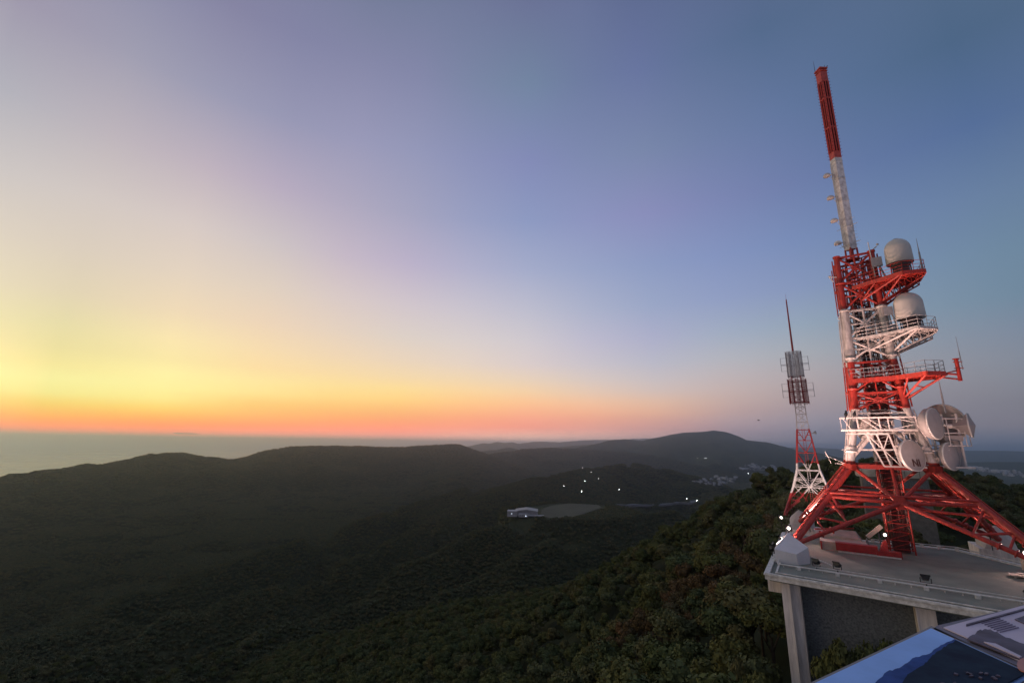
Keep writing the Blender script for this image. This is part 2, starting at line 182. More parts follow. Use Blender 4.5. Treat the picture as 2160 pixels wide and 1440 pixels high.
# ------------------------------------------------------------------ terrain
PWR=2.6
TC=np.array([39.25,47.99]); PSI=rad(-34.55)
TU=np.array([math.cos(PSI),math.sin(PSI)]); TV=np.array([-math.sin(PSI),math.cos(PSI)])
ZR=-10.0                                   # roof level
def loc2w(a,b,z=0): q=TC+a*TU+b*TV; return (float(q[0]),float(q[1]),ZR+z)
TREE=7.0
def ridge(pts,k,w,dz=TREE,raw=False):
    P=[]
    if not raw: pts=[(a,b,R if R<5300 else 5300+(R-5300)*.42) for a,b,R in pts]
    for p in pts:
        if raw: P.append(p)
        else:
            q=ptR(*p); P.append((q[0],q[1],q[2]-dz))
    return (np.array(P,float),k,w)
RIDGES=[
 ridge([(-160,-120,-45),(-40,-30,-29),(0,0,-27),(30,40,-22.5),(45,60,-22),(76,117,-19.5),(112,172,-24),(190,215,-32),(235,225,-30)],.8,12,raw=True),
 ridge([(1720,1005,250),(1660,1040,262),(1600,1085,268),(1530,1140,255),(1460,1200,232),(1400,1265,200),(1345,1330,175),(1290,1395,155),(1235,1470,138),(1160,1600,115)],.95,9,9),
 ridge([(1560,1048,837),(1500,1075,812),(1400,1135,754),(1300,1185,682),(1180,1240,609),(1060,1335,508),(960,1425,413),(880,1530,348)],1.15,5),
 ridge([(1420,1068,1120),(1300,1088,1008),(1190,1128,885),(1090,1160,784),(1000,1215,775),(850,1275,675),(700,1335,575),(560,1420,488),(460,1500,425)],1.05,6),
 ridge([(1200,1094,1008),(1090,1093,976),(1000,1112,945),(900,1165,872),(780,1225,851),(640,1290,759),(450,1360,644),(300,1430,575),(150,1500,518)],.95,7),
 ridge([(1130,1030,1600),(1030,1052,1500),(900,1100,1320),(800,1150,1150),(650,1205,1000),(450,1262,860),(200,1335,740),(0,1395,660),(-150,1440,600)],.85,9),
 ridge([(1000,1015,2100),(900,1050,1900),(760,1095,1600),(600,1150,1350),(420,1200,1180),(200,1255,1020),(-60,1310,900)],.7,12),
 # hill carrying the lamps
 ridge([(1060,1030,1750),(1130,1003,1950),(1180,992,2100),(1235,984,2250),(1290,979,2450),(1340,975,2600),(1400,985,2650),(1440,1003,2600),(1480,1025,2450),(1540,1045,2200)],.36,30),
 # long skyline ridge on the left
 ridge([(-500,1160,2921),(-250,1100,3048),(-80,1048,3175),(0,1012,3302),(30,1003,3327),(60,992,3366),(85,983,3429),(102,986,3467),(140,988,3556),(165,982,3620),(190,973,3683),(215,971,3708),(250,973,3810),(270,968,3874),(300,959,3937),(325,953,4000),(350,951,4064),(385,951.5,4128),(415,956,4191),(440,969,4254),(457,977,4293),(490,975,4382),(530,967,4445),(552,954,4445),(575,945,4470),(605,940,4521),(640,937,4572),(700,936.5,4636),(760,937.5,4674),(820,940,4699),(860,939,4775),(900,936,4826),(945,934.5,4953),(965,935,5016),(985,941,5080),(1015,953,5144),(1045,964,5207),(1090,980,5207)],.34,30,12),
 ridge([(960,935,4900),(1000,985,3700),(950,1020,3000)],.34,50,5),
 # middle ranges right of it
 ridge([(1000,962,5400),(1060,953,5500),(1110,946,5600),(1160,943.5,5700),(1210,945,5800),(1260,949,5700),(1310,952,5600),(1360,957,5500),(1410,967,5300),(1460,979,5100),(1510,990,4900),(1560,1000,4700)],.3,80,4),
 ridge([(1180,950,7600),(1230,941,7900),(1260,935,8200),(1290,927,8600),(1315,925.5,8900),(1340,927,9000),(1375,929.5,9000),(1390,928,9000),(1405,920,9000),(1425,914,9000),(1445,911,9000),(1480,909.5,9000),(1505,906.5,9000),(1518,908,9000),(1535,915.5,8950),(1552,923,8900),(1575,927,8800),(1610,931,8700),(1635,937,8600),(1655,943,8500),(1680,950,8300),(1720,953,8000),(1760,962,7600),(1800,975,7200)],.36,60,0),
 # distant ranges
 ridge([(640,965,10500),(1018,952,10800),(1038,948,11000),(1060,948.5,11200),(1068,944.5,11300),(1074,943,11300),(1083,947,11400),(1092,951,11600),(1150,950,12500)],.3,60,0),
 ridge([(1130,946,13500),(1190,941,14500),(1240,937,15500),(1300,932,16500),(1380,934,17000)],.3,120,0),
 ridge([(975,945,26000),(990,940,26000),(1005,937,26000),(1020,934,26500),(1032,935,26500),(1049,931.5,27000),(1065,933.5,27000),(1080,932,27000),(1092,935,27000),(1110,933,27500),(1130,930.5,28000),(1153,930.5,28000),(1180,932,28500),(1215,928.5,29500),(1245,927,30000),(1290,926.5,31000),(1330,925,32000),(1370,923.5,33000),(1420,924,34000)],.4,90,0),
 ridge([(1640,948,30000),(1700,943,31000),(1760,947,31000),(1830,950,31000),(1960,947,33000),(2040,949.5,33000),(2110,950,33000),(2200,952,33000),(2500,955,33000)],.12,900,0),
 ridge([(1900,968,14000),(2000,975,13000),(2060,977,12500),(2110,975,12500),(2170,974,12500),(2300,978,12000),(2500,985,12000)],.09,500,0),
 ridge([(2040,1000,7600),(2100,1012,7000),(2160,1016,6800),(2260,1014,6500),(2400,1018,6500)],.12,200,0),
 # wooded knoll behind the station
 ridge([(1770,978,240),(1840,982,280),(1900,984,310),(1960,985,335),(2010,992,345),(2060,1006,345),(2110,1024,335),(2160,1046,320),(2230,1082,300),(2330,1140,270)],.45,14),
]
FIELD_P=ptR(1200,1077,1080)
def vnoise(x,y,s,seed):
    x=x/s+seed*17.3; y=y/s-seed*9.1; xi=np.floor(x).astype(np.int64); yi=np.floor(y).astype(np.int64); fx=x-xi; fy=y-yi
    fx=fx*fx*(3-2*fx); fy=fy*fy*(3-2*fy)
    def h(i,j):
        n=(i*374761393+j*668265263+seed*1442695)&0x7fffffff; n=((n^(n>>13))*1274126177)&0x7fffffff; return ((n^(n>>16))&0xffff)/32768.0-1
    return (h(xi,yi)*(1-fx)+h(xi+1,yi)*fx)*(1-fy)+(h(xi,yi+1)*(1-fx)+h(xi+1,yi+1)*fx)*fy
def height(x,y):
    x=np.asarray(x,float); y=np.asarray(y,float)
    R=np.hypot(x,y); A=np.degrees(np.arctan2(x,y))
    # domain warp makes the slopes ravined instead of straight planes
    wa=np.clip(R*.035,2,140)
    ws=np.clip(R*.16,25,900); 
    g=vnoise(x,y,70,3)*.5+vnoise(x,y,31,4)*.25
    g2=vnoise(x,y,420,5)+.5*vnoise(x,y,190,6)
    fl_land=-345+ (A>20)*0+np.clip((R-3000)/3000,0,1)*0
    fl=np.where(A>8,-300+np.clip((R-5300)/1500,0,1)*-150,-345+np.clip((A+4)/12,0,1)*45)
    fl=np.where((A>36)&(R>1500),-455,fl)
    sea=np.clip((R-5600)/1200,0,1)*np.clip((14-A)/6,0,1)
    fl=fl*(1-sea)+(-680)*sea
    fl=np.where(R<1200,fl+0,fl)
    T=np.clip(R*.004,1.5,9)
    acc=np.exp(np.clip((fl-0)/T,-600,600)*0)*0; hs=[fl]
    for P,k,w in RIDGES:
        best=np.full(x.shape,-1e9)
        if P.shape[0]<2: continue
        for a,b in zip(P[:-1],P[1:]):
            dx,dy=b[0]-a[0],b[1]-a[1]; L2=dx*dx+dy*dy
            t=np.clip(((x-a[0])*dx+(y-a[1])*dy)/L2,0,1)
            dd=np.hypot(x-(a[0]+t*dx),y-(a[1]+t*dy)); z=a[2]+t*(b[2]-a[2])
            kk=k*(1+.35*g2*np.clip(dd/(w*6),0,1))
            best=np.maximum(best,z-kk*(np.sqrt(dd*dd+w*w)-w))
        hs.append(best)
    H=np.stack(hs); m=H.max(0); h=m+T*np.log(np.exp((H-m)/T).sum(0))-T*.35
    far=np.clip((R-55)/120,0,1)
    h=h+far*(g*np.clip(R*.018,0,11)*np.clip(1-R/9000,0,1)+g2*np.clip(R*.01-3,0,16)*np.clip(1-R/3300,0,1))
    gl=np.abs(vnoise(x,y,210,8)+.5*vnoise(x,y,95,9))
    h=h-np.clip((R-330)/500,0,1)*np.clip(3.2-R/1500,0.25,1)*(1-np.minimum(1,gl*2.6))*np.clip(R*.034,0,46)*np.clip(1.6-R/4200,0,1)
    # sports field terrace
    q=(x-FIELD_P[0])*math.cos(rad(7))-(y-FIELD_P[1])*math.sin(rad(7)); s=(x-FIELD_P[0])*math.sin(rad(7))+(y-FIELD_P[1])*math.cos(rad(7))
    e=np.sqrt((q/150)**2+(s/130)**2); kf=np.clip((1.25-e)/.25,0,1); kf=kf*kf*(3-2*kf)
    h=h*(1-kf)+FIELD_P[2]*kf
    return h
_marchR=np.geomspace(60,40000,2600)
def hit(px,py,rmin=60,off=0):
    d=ray(px,py); d=d/math.hypot(d[0],d[1]); R=_marchR[_marchR>=rmin]
    h=height(d[0]*R,d[1]*R)+off; below=d[2]*R<h
    k=int(np.argmax(below)) if below.any() else len(R)-1
    if k>0 and below.any():
        a,b=R[k-1],R[k]
        for _ in range(12):
            m_=(a+b)/2
            if d[2]*m_<float(height(d[0]*m_,d[1]*m_))+off: b=m_
            else: a=m_
        r=b
    else: r=R[k]
    return d*r
NA,NR=760,620
azs=np.radians(np.concatenate([np.linspace(-80,-54,40,endpoint=False),np.linspace(-54,56,NA,endpoint=False),np.linspace(56,85,40)]))
Rs=np.concatenate([[0.5],np.geomspace(14,1000,250,endpoint=False),np.geomspace(1000,5200,480,endpoint=False),np.geomspace(5200,46000,170)])
AA,RR=np.meshgrid(azs,Rs); X=RR*np.sin(AA); Y=RR*np.cos(AA); Z=height(X,Y)
def grid_mesh(name,X,Y,Z,m):
    nr,na=X.shape; me=bpy.data.meshes.new(name); nv=nr*na; me.vertices.add(nv)
    me.vertices.foreach_set('co',np.stack([X,Y,Z],-1).astype(np.float32).ravel())
    idx=np.arange(nv).reshape(nr,na); q=np.stack([idx[:-1,:-1],idx[:-1,1:],idx[1:,1:],idx[1:,:-1]],-1).reshape(-1,4)[:,::-1]
    nq=len(q); me.loops.add(nq*4); me.loops.foreach_set('vertex_index',q.astype(np.int32).ravel())
    me.polygons.add(nq); me.polygons.foreach_set('loop_start',np.arange(0,nq*4,4,dtype=np.int32)); me.polygons.foreach_set('loop_total',np.full(nq,4,np.int32))
    me.polygons.foreach_set('use_smooth',np.ones(nq,bool)); me.update(calc_edges=True); me.materials.append(m)
    o=bpy.data.objects.new(name,me); COL.objects.link(o); return o
def ground_mat():
    m=bpy.data.materials.new('forest_floor'); m.use_nodes=True; t=m.node_tree; b=t.nodes['Principled BSDF']; b.inputs['Roughness'].default_value=.95; b.inputs['Specular IOR Level'].default_value=.05
    g=t.nodes.new('ShaderNodeTexCoord'); n1=t.nodes.new('ShaderNodeTexNoise'); n1.inputs['Scale'].default_value=.006; n1.inputs['Detail'].default_value=10; n1.inputs['Roughness'].default_value=.7
    t.links.new(g.outputs['Object'],n1.inputs['Vector']); c=t.nodes.new('ShaderNodeValToRGB'); t.links.new(n1.outputs['Fac'],c.inputs[0])
    e=c.color_ramp.elements; e[0].position=.3; e[0].color=(.03,.04,.024,1); e[1].position=.7; e[1].color=(.075,.078,.04,1); x=e.new(.5); x.color=(.05,.058,.032,1)
    t.links.new(c.outputs[0],b.inputs['Base Color'])
    v=t.nodes.new('ShaderNodeTexVoronoi'); v.inputs['Scale'].default_value=.07; t.links.new(g.outputs['Object'],v.inputs['Vector'])
    bp=t.nodes.new('ShaderNodeBump'); bp.inputs['Strength'].default_value=.8; bp.inputs['Distance'].default_value=7; bp.invert=True; t.links.new(v.outputs['Distance'],bp.inputs['Height']); t.links.new(bp.outputs[0],b.inputs['Normal'])
    return m
M_ground=ground_mat()
ground=grid_mesh('ground',X,Y,Z,M_ground); tag(ground,kind='structure')
# sea
def sea_mat():
    m=bpy.data.materials.new('sea_water'); m.use_nodes=True; t=m.node_tree; b=t.nodes['Principled BSDF']
    b.inputs['Base Color'].default_value=(.45,.39,.33,1); b.inputs['Roughness'].default_value=.22; b.inputs['IOR'].default_value=1.33; b.inputs['Specular IOR Level'].default_value=.5
    g=t.nodes.new('ShaderNodeTexCoord'); n=t.nodes.new('ShaderNodeTexNoise'); n.inputs['Scale'].default_value=.02; n.inputs['Detail'].default_value=8; t.links.new(g.outputs['Object'],n.inputs['Vector'])
    mp=t.nodes.new('ShaderNodeMapping'); mp.inputs['Scale'].default_value=(.00012,.0006,1); t.links.new(g.outputs['Object'],mp.inputs[0])
    n2=t.nodes.new('ShaderNodeTexNoise'); n2.inputs['Scale'].default_value=1; n2.inputs['Detail'].default_value=5; t.links.new(mp.outputs[0],n2.inputs['Vector'])
    r=t.nodes.new('ShaderNodeMapRange'); r.inputs[1].default_value=.35; r.inputs[2].default_value=.65; r.inputs[3].default_value=.10; r.inputs[4].default_value=.22; t.links.new(n2.outputs['Fac'],r.inputs[0]); t.links.new(r.outputs[0],b.inputs['Roughness'])
    bp=t.nodes.new('ShaderNodeBump'); bp.inputs['Strength'].default_value=.12; bp.inputs['Distance'].default_value=3; t.links.new(n.outputs['Fac'],bp.inputs['Height']); t.links.new(bp.outputs[0],b.inputs['Normal'])
    return m
sa=np.radians(np.linspace(-90,90,180)); sr=np.concatenate([[2500.],np.geomspace(4000,90000,30)]); AA,RR=np.meshgrid(sa,sr)
sea=grid_mesh('sea',RR*np.sin(AA),RR*np.cos(AA),np.full(AA.shape,-600.),sea_mat()); tag(sea,kind='structure')
# haze
hz=MB().box((0,0,(-720+280)/2),(196000,196000,280+720)); 
mh=bpy.data.materials.new('haze_air'); mh.use_nodes=True; t=mh.node_tree; t.nodes.remove(t.nodes['Principled BSDF'])
pv=t.nodes.new('ShaderNodeVolumePrincipled'); pv.inputs['Color'].default_value=(.68,.82,1.0,1); pv.inputs['Density'].default_value=7.0e-5
pv.inputs['Anisotropy'].default_value=.9
t.links.new(pv.outputs[0],t.nodes['Material Output'].inputs['Volume'])
hazeo=hz.build('haze',mh); tag(hazeo,kind='stuff')
# ------------------------------------------------------------------ trees
def leaf_mat(name,cols,seedv=0):
    m=bpy.data.materials.new(name); m.use_nodes=True; t=m.node_tree; b=t.nodes['Principled BSDF']; b.inputs['Roughness'].default_value=.8; b.inputs['Specular IOR Level'].default_value=.12
    oi=t.nodes.new('ShaderNodeObjectInfo'); c=t.nodes.new('ShaderNodeValToRGB'); t.links.new(oi.outputs['Random'],c.inputs[0])
    e=c.color_ramp.elements
    for k,cc in enumerate(cols):
        pos=k/(len(cols)-1); s=e[0] if k==0 else (e[1] if k==1 else e.new(pos)); s.position=pos; s.color=(*cc,1)
    g=t.nodes.new('ShaderNodeTexCoord'); n=t.nodes.new('ShaderNodeTexNoise'); n.inputs['Scale'].default_value=.7; n.inputs['Detail'].default_value=4; t.links.new(g.outputs['Object'],n.inputs['Vector'])
    r=t.nodes.new('ShaderNodeMapRange'); r.inputs[1].default_value=.3; r.inputs[2].default_value=.7; r.inputs[3].default_value=.62; r.inputs[4].default_value=1.35; t.links.new(n.outputs['Fac'],r.inputs[0])
    x=t.nodes.new('ShaderNodeMix'); x.data_type='RGBA'; x.blend_type='MULTIPLY'; x.inputs['Factor'].default_value=1; t.links.new(c.outputs[0],x.inputs['A']); t.links.new(r.outputs[0],x.inputs['B']); t.links.new(x.outputs['Result'],b.inputs['Base Color'])
    return m
GREEN=[(.062,.082,.028),(.100,.105,.033),(.068,.092,.040),(.112,.112,.036),(.062,.084,.034),(.10,.105,.046),(.115,.10,.038)]
M_leafg=leaf_mat('leaves_green',GREEN)
M_leaff=leaf_mat('leaves_far',[(.062,.082,.042),(.10,.106,.048),(.076,.094,.052),(.13,.115,.050),(.085,.098,.052)])
M_leafr=leaf_mat('leaves_rust',[(.105,.068,.030),(.085,.065,.030),(.12,.070,.032),(.085,.075,.034)])
M_bark=mat('bark',(.06,.045,.032),.9)
def crown(name,m,seed,lumps=9,leaves=46,rad_=3.4,hh=3.0,z0=6.2,leaf=.62,spiky=0):
    r=np.random.default_rng(seed); b=MB()
    for k in range(lumps):
        th=r.uniform(0,6.283); ph=r.uniform(-.35,1.2); d=r.uniform(.35,.78) if k else 0
        c=np.array([math.cos(th)*math.cos(ph)*rad_*d,math.sin(th)*math.cos(ph)*rad_*d,z0+math.sin(ph)*hh*d]); lr=r.uniform(.26,.48)*rad_ if lumps>8 else r.uniform(.38,.62)*rad_
        # core
        bm=bmesh.new(); bmesh.ops.create_icosphere(bm,subdivisions=1,radius=lr*.72)
        vs=[(c[0]+v.co.x*(1+.25*r.normal()),c[1]+v.co.y*(1+.25*r.normal()),c[2]+v.co.z*.8*(1+.2*r.normal())) for v in bm.verts]
        b.add(vs,[tuple(v.index for v in f.verts) for f in bm.faces]); bm.free()
        for i in range(leaves):
            n=r.normal(size=3); n[2]=abs(n[2])*.9-.25; n/=np.linalg.norm(n); p=c+n*lr*r.uniform(.72,1.08)*np.array([1,1,.82])
            nn=n+r.normal(size=3)*.55; nn/=np.linalg.norm(nn); a=np.cross(nn,r.normal(size=3)); a/=np.linalg.norm(a); q=np.cross(nn,a)
            s=leaf*r.uniform(.6,1.35); a=a*s; q=q*s*r.uniform(.5,.9)
            b.add([p-a*.5-q*.3,p+a*.1-q*.6,p+a*.6+q*.1,p-a*.1+q*.6],[(0,1,2,3)])
    me=bpy.data.meshes.new(name); me.from_pydata(b.v,[],b.f); me.materials.append(m); return me
def trunk_mesh(h=5.2,r0_=.28,seed=0):
    r=random.Random(seed); b=MB(); p=Vector((0,0,-1.5)); b.tube(p,(r.uniform(-.2,.2),r.uniform(-.2,.2),h),r0_,r0_*.45,7)
    for k in range(4):
        a=r.uniform(0,6.3); b.tube((0,0,h*.62+k*.3),(math.cos(a)*1.7,math.sin(a)*1.7,h+1.2+k*.3),r0_*.4,r0_*.15,5)
    me=bpy.data.meshes.new('trunk'); me.from_pydata(b.v,[],b.f); me.materials.append(M_bark); return me
CR_G=[crown('crown',M_leafg,s,lumps=l,leaves=150,rad_=a,hh=h_,leaf=.36) for s,l,a,h_ in ((1,15,3.1,2.7),(2,13,2.6,3.2),(3,17,3.4,2.4),(4,12,2.4,2.9))]
CR_R=[crown('crown',M_leafr,s,lumps=13,leaves=120,rad_=2.9,hh=2.5,leaf=.32) for s in (21,22)]
CR_F=[crown('far_crown',M_leaff,s,lumps=6,leaves=18,rad_=3.9,hh=2.8,leaf=1.3,z0=2.0) for s in (31,32,33)]
TRK=[trunk_mesh(seed=s) for s in (1,2,3)]
FPOLY=[ptZ(px,py,FIELD_P[2]+.9)[:2] for px,py in ((1140,1091),(1165,1094),(1215,1092),(1264,1078),(1280,1068),(1265,1060),(1200,1059),(1160,1062),(1075,1072),(1070,1091),(1110,1093))]
def infield(x,y):
    c=np.zeros(np.shape(x),bool)
    for i in range(len(FPOLY)):
        (x1,y1),(x2,y2)=FPOLY[i-1],FPOLY[i]
        c^=((y1>y)!=(y2>y))&(x<(x2-x1)*(y-y1)/(y2-y1+1e-9)+x1)
    return c
def blocked(x,y):
    """clearings: station building, both towers, viewing deck, service road, field"""
    q0=x-TC[0]; q1=y-TC[1]; a=q0*TU[0]+q1*TU[1]; b=q0*TV[0]+q1*TV[1]
    m=(a>-12.6)&(a<34)&(b>-20.5)&(b<14)
    m|=(np.hypot(x-75.9,y-117.7)<9)|(np.hypot(x-69,y-107)<7.5)|(np.hypot(x-64,y-98)<5)
    m|=np.hypot(x,y)<26
    m|=infield(x,y)
    m|=(a>-11)&(a<14)&(b>80)&(b<101)
    return m
def scatter():
    P=[]; 
    # poisson-like: polar jittered rows
    R=32.0
    while R<5500:
        s=max(4.7,R*.0050); na=int(rad(118)*R/s); a=np.linspace(-rad(58),rad(60),max(na,2)); 
        a=a+rng.uniform(-.42,.42,a.shape)*s/R; r_=R+rng.uniform(-.42,.42,a.shape)*s
        r_=np.maximum(r_,20); P.append(np.stack([r_*np.sin(a),r_*np.cos(a),np.full(a.shape,s/6.0)],-1)); R+=s
    P=np.concatenate(P); k=~blocked(P[:,0],P[:,1]); P=P[k]
    P=P[rng.uniform(size=len(P))>.05]
    return P
SP=scatter(); SZ=height(SP[:,0],SP[:,1])
# keep those that face the camera (drop slopes well hidden behind nearer ground)
def visible(P,Zt):
    azi=np.arctan2(P[:,0],P[:,1]); R=np.hypot(P[:,0],P[:,1]); e=(Zt+11)/R
    nb=720; edges=np.linspace(-rad(60),rad(62),nb+1); ki=np.clip(np.digitize(azi,edges)-1,0,nb-1)
    Rg=np.geomspace(30,5600,270); ac=(edges[:-1]+edges[1:])/2; AA_,RR_=np.meshgrid(ac,Rg); E=height(RR_*np.sin(AA_),RR_*np.cos(AA_))/RR_
    Emax=np.maximum.accumulate(E,0); ri=np.clip(np.searchsorted(Rg,R*.97)-1,0,len(Rg)-1)
    return e>=Emax[ri,ki]-.004
vis=visible(SP,SZ); SP=SP[vis]; SZ=SZ[vis]
print('forest points',len(SP))
def project(P3):
    z=P3@fw; return 1080+F_PX*(P3@CR)/z,720-F_PX*(P3@CU)/z
P3=np.c_[SP[:,:2],SZ+6]; PX,PY=project(P3); RD=np.hypot(SP[:,0],SP[:,1])
infr=(PX>-20)&(PX<2180)&(PY<1480)&(PY>900)
bl=(PX>1632)&(PY>1120)&(RD>45)            # behind the station roof and wall
cand=np.where(infr&~bl)[0]; cand=cand[np.argsort(RD[cand])][:290]
rust_c=ptR(1430,1290,205)
RUSTC=[(hit(1460,1300),17),(hit(1370,1345),14),(hit(1540,1290),10),(hit(1625,1180),8)]
def rustness(x,y): 
    v=0
    for c,s in RUSTC: v=max(v,math.exp(-((x-c[0])**2+(y-c[1])**2)/(s*s)))
    return v
crown_objs={'g':[],'r':[]}
nearset=set(cand.tolist()); cnt=[0,0,0]
def add_tree(x,y,z,s,kind,label,group,name):
    t=empty(name,(x,y,z-.3),random.uniform(0,6.28)); t.scale=(s*random.uniform(.88,1.15),s*random.uniform(.88,1.15),s*random.uniform(.85,1.2)); tag(t,label,'tree',group)
    c=bpy.data.objects.new('crown',random.choice(CR_G if kind=='g' else CR_R)); COL.objects.link(c); c.parent=t
    k=bpy.data.objects.new('trunk',random.choice(TRK)); COL.objects.link(k); k.parent=t
    return t
for i in cand:
    x,y=SP[i,0],SP[i,1]; rv=rustness(x,y)
    if rv>.38 and random.random()<rv+.1: add_tree(x,y,SZ[i],random.uniform(.75,1.05),'r','rusty brown autumn tree among green ones on the near slope below the station','autumn trees on the near slope','autumn_tree')
    elif PX[i]<1650: add_tree(x,y,SZ[i],random.triangular(.5,1.45,.85),'g','dark green broadleaf tree on the near slope left of the station building','green trees on the slope left of the station','broadleaf_tree')
    else: add_tree(x,y,SZ[i],random.uniform(.72,1.2),'g','dark green broadleaf tree growing round the station and the lattice tower behind it','green trees round the station','broadleaf_tree')
# the rest of the wood as one mass
rest=np.array([i for i in range(len(SP)) if i not in nearset]); n=len(rest)
me=bpy.data.meshes.new('forest_points'); me.vertices.add(n); co=np.c_[SP[rest,:2],SZ[rest]-.3].astype(np.float32); me.vertices.foreach_set('co',co.ravel())
sc_=(np.clip(SP[rest,2],1,3.6)*rng.uniform(.7,1.3,n)); sc3=np.stack([sc_,sc_,np.minimum(sc_,1.55)*rng.uniform(.8,1.2,n)],-1).astype(np.float32)
a_=me.attributes.new('tree_scale','FLOAT_VECTOR','POINT'); a_.data.foreach_set('vector',sc3.ravel())
a_=me.attributes.new('tree_turn','FLOAT_VECTOR','POINT'); a_.data.foreach_set('vector',np.stack([np.zeros(n),np.zeros(n),rng.uniform(0,6.28,n)],-1).astype(np.float32).ravel())
idx=rng.integers(0,4,n); rd=RD[rest]; idx=np.where(rd>rng.uniform(330,760,n),4+rng.integers(0,3,n),idx)
rs=np.array([rustness(SP[i,0],SP[i,1]) if RD[i]<430 else 0 for i in rest]); idx=np.where((rs>.35)&(rng.uniform(size=n)<rs),7+rng.integers(0,2,n),idx)
a_=me.attributes.new('tree_kind','INT','POINT'); a_.data.foreach_set('value',idx.astype(np.int32))
forest=bpy.data.objects.new('forest',me); COL.objects.link(forest); tag(forest,kind='stuff')
protos=[]
kinds=CR_G+CR_F+CR_R
# crowns of real standing trees serve as the pieces that are repeated; the far kinds stand as three trees of the far wood
have={}
for o in list(COL.objects):
    if o.name.startswith('crown') and o.data.name not in have: have[o.data.name]=o
for mk in kinds:
    if mk.name in have: protos.append(have[mk.name])
    else:
        hp=hit(random.uniform(300,900),random.uniform(1120,1240),400); t=empty('broadleaf_tree',(hp[0],hp[1],float(height(hp[0],hp[1]))-.3)); tag(t,'small dark tree of the hazy wood deep in the valley on the left','tree','trees standing in the valley wood')
        c=bpy.data.objects.new('crown',mk); COL.objects.link(c); c.parent=t; k=bpy.data.objects.new('trunk',TRK[0]); COL.objects.link(k); k.parent=t; protos.append(c)
gn=bpy.data.node_groups.new('forest_scatter','GeometryNodeTree')
gn.interface.new_socket('Geometry',in_out='INPUT',socket_type='NodeSocketGeometry'); gn.interface.new_socket('Geometry',in_out='OUTPUT',socket_type='NodeSocketGeometry')
gi=gn.nodes.new('NodeGroupInput'); go=gn.nodes.new('NodeGroupOutput'); iop=gn.nodes.new('GeometryNodeInstanceOnPoints'); jn=gn.nodes.new('GeometryNodeJoinGeometry')
g2i=[]
for o in protos:
    oi=gn.nodes.new('GeometryNodeObjectInfo'); oi.inputs['Object'].default_value=o; oi.transform_space='ORIGINAL'; oi.inputs['As Instance'].default_value=True; g2i.append(oi)
for oi in reversed(g2i): gn.links.new(oi.outputs['Geometry'],jn.inputs[0])
def na(nm,dt):
    q=gn.nodes.new('GeometryNodeInputNamedAttribute'); q.data_type=dt; q.inputs['Name'].default_value=nm; return q.outputs['Attribute']
gn.links.new(gi.outputs[0],iop.inputs['Points']); gn.links.new(jn.outputs[0],iop.inputs['Instance']); iop.inputs['Pick Instance'].default_value=True
gn.links.new(na('tree_kind','INT'),iop.inputs['Instance Index']); gn.links.new(na('tree_turn','FLOAT_VECTOR'),iop.inputs['Rotation']); gn.links.new(na('tree_scale','FLOAT_VECTOR'),iop.inputs['Scale'])
gn.links.new(iop.outputs[0],go.inputs[0])
md=forest.modifiers.new('scatter','NODES'); md.node_group=gn
# ------------------------------------------------------------------ main broadcast tower (local: u right along the near face, v away, z up from the roof)
TW=empty('broadcast_tower',(float(TC[0]),float(TC[1]),ZR),PSI)
tag(TW,'tall red and white broadcast tower on the flat roof, hung with radomes and dishes','tower')
def hw(z):
    pts=[(1.0,8.75),(8.2,3.15),(9.7,2.92),(13.95,2.10),(19.66,1.74),(24.94,1.62),(31.3,1.57)]
    for (z0,a0),(z1,a1) in zip(pts[:-1],pts[1:]):
        if z<=z1: return a0+(a1-a0)*(z-z0)/(z1-z0)
    return pts[-1][1]
ROT=[(1,0),(0,1),(-1,0),(0,-1)]
def rotp(p,k):
    x,y,z=p
    for _ in range(k): x,y=-y,x
    return Vector((x,y,z))
def fp(k,s,z,out=0): a=hw(z); return rotp((s*a,-(a+out),z),k)
# legs
for k,(sx_,sy_) in enumerate(((-1,-1),(1,-1),(1,1),(-1,1))):
    b=MB(); L=lambda z:(sx_*hw(z),sy_*hw(z),z)
    b.tube(L(0.9),L(8.1),.28,.27,14)
    b.tube(L(8.1),L(9.7),.36,.33,14); b.tube(L(9.7),L(13.95),.32,.32,14); b.tube(L(13.95),L(19.66),.33,.33,14)
    b.tube(L(19.66),L(24.94),.40,.38,14); b.tube(L(24.94),L(31.3),.30,.28,14)
    for z in (9.75,16.2,19.55,28.1,24.9):
        p=Vector(L(z)); b.lathe(p,(0,0,1),[(-.12,.34),(-.1,.5),(.1,.5),(.12,.34)],16)
    p=Vector(L(19.9)); b.lathe(p,(0,0,1),[(0,.52),(.55,.40)],16)
    p=Vector(L(9.95)); b.lathe(p,(0,0,1),[(-.35,.33),(-.12,.47),(.03,.47),(.3,.34)],16)
    p=Vector(L(31.3)); b.lathe(p,(0,0,1),[(-.1,.3),(-.08,.36),(.1,.36)],14,cap1=True)
    lg=b.build('leg',M_tower,TW)
    g=MB()  # cable tray and rungs running beside the leg
    for z0,z1 in ((1.4,8.0),(8.3,13.9),(14.2,24.6),(25.2,30.9)):
        o=Vector((sx_*-.0+(-.45 if sx_<0 else .45),.12*sy_,0)); g.tube(Vector(L(z0))+o,Vector(L(z1))+o,.055,n=6)
        o2=o+Vector((0,.22,0)); g.tube(Vector(L(z0))+o2,Vector(L(z1))+o2,.055,n=6)
        m_=int((z1-z0)/.45)
        for i in range(m_):
            z=z0+(i+.5)*(z1-z0)/m_; g.tube(Vector(L(z))+o,Vector(L(z))+o2,.03,n=4)
    g.build('cable_ladder',M_tower,lg)
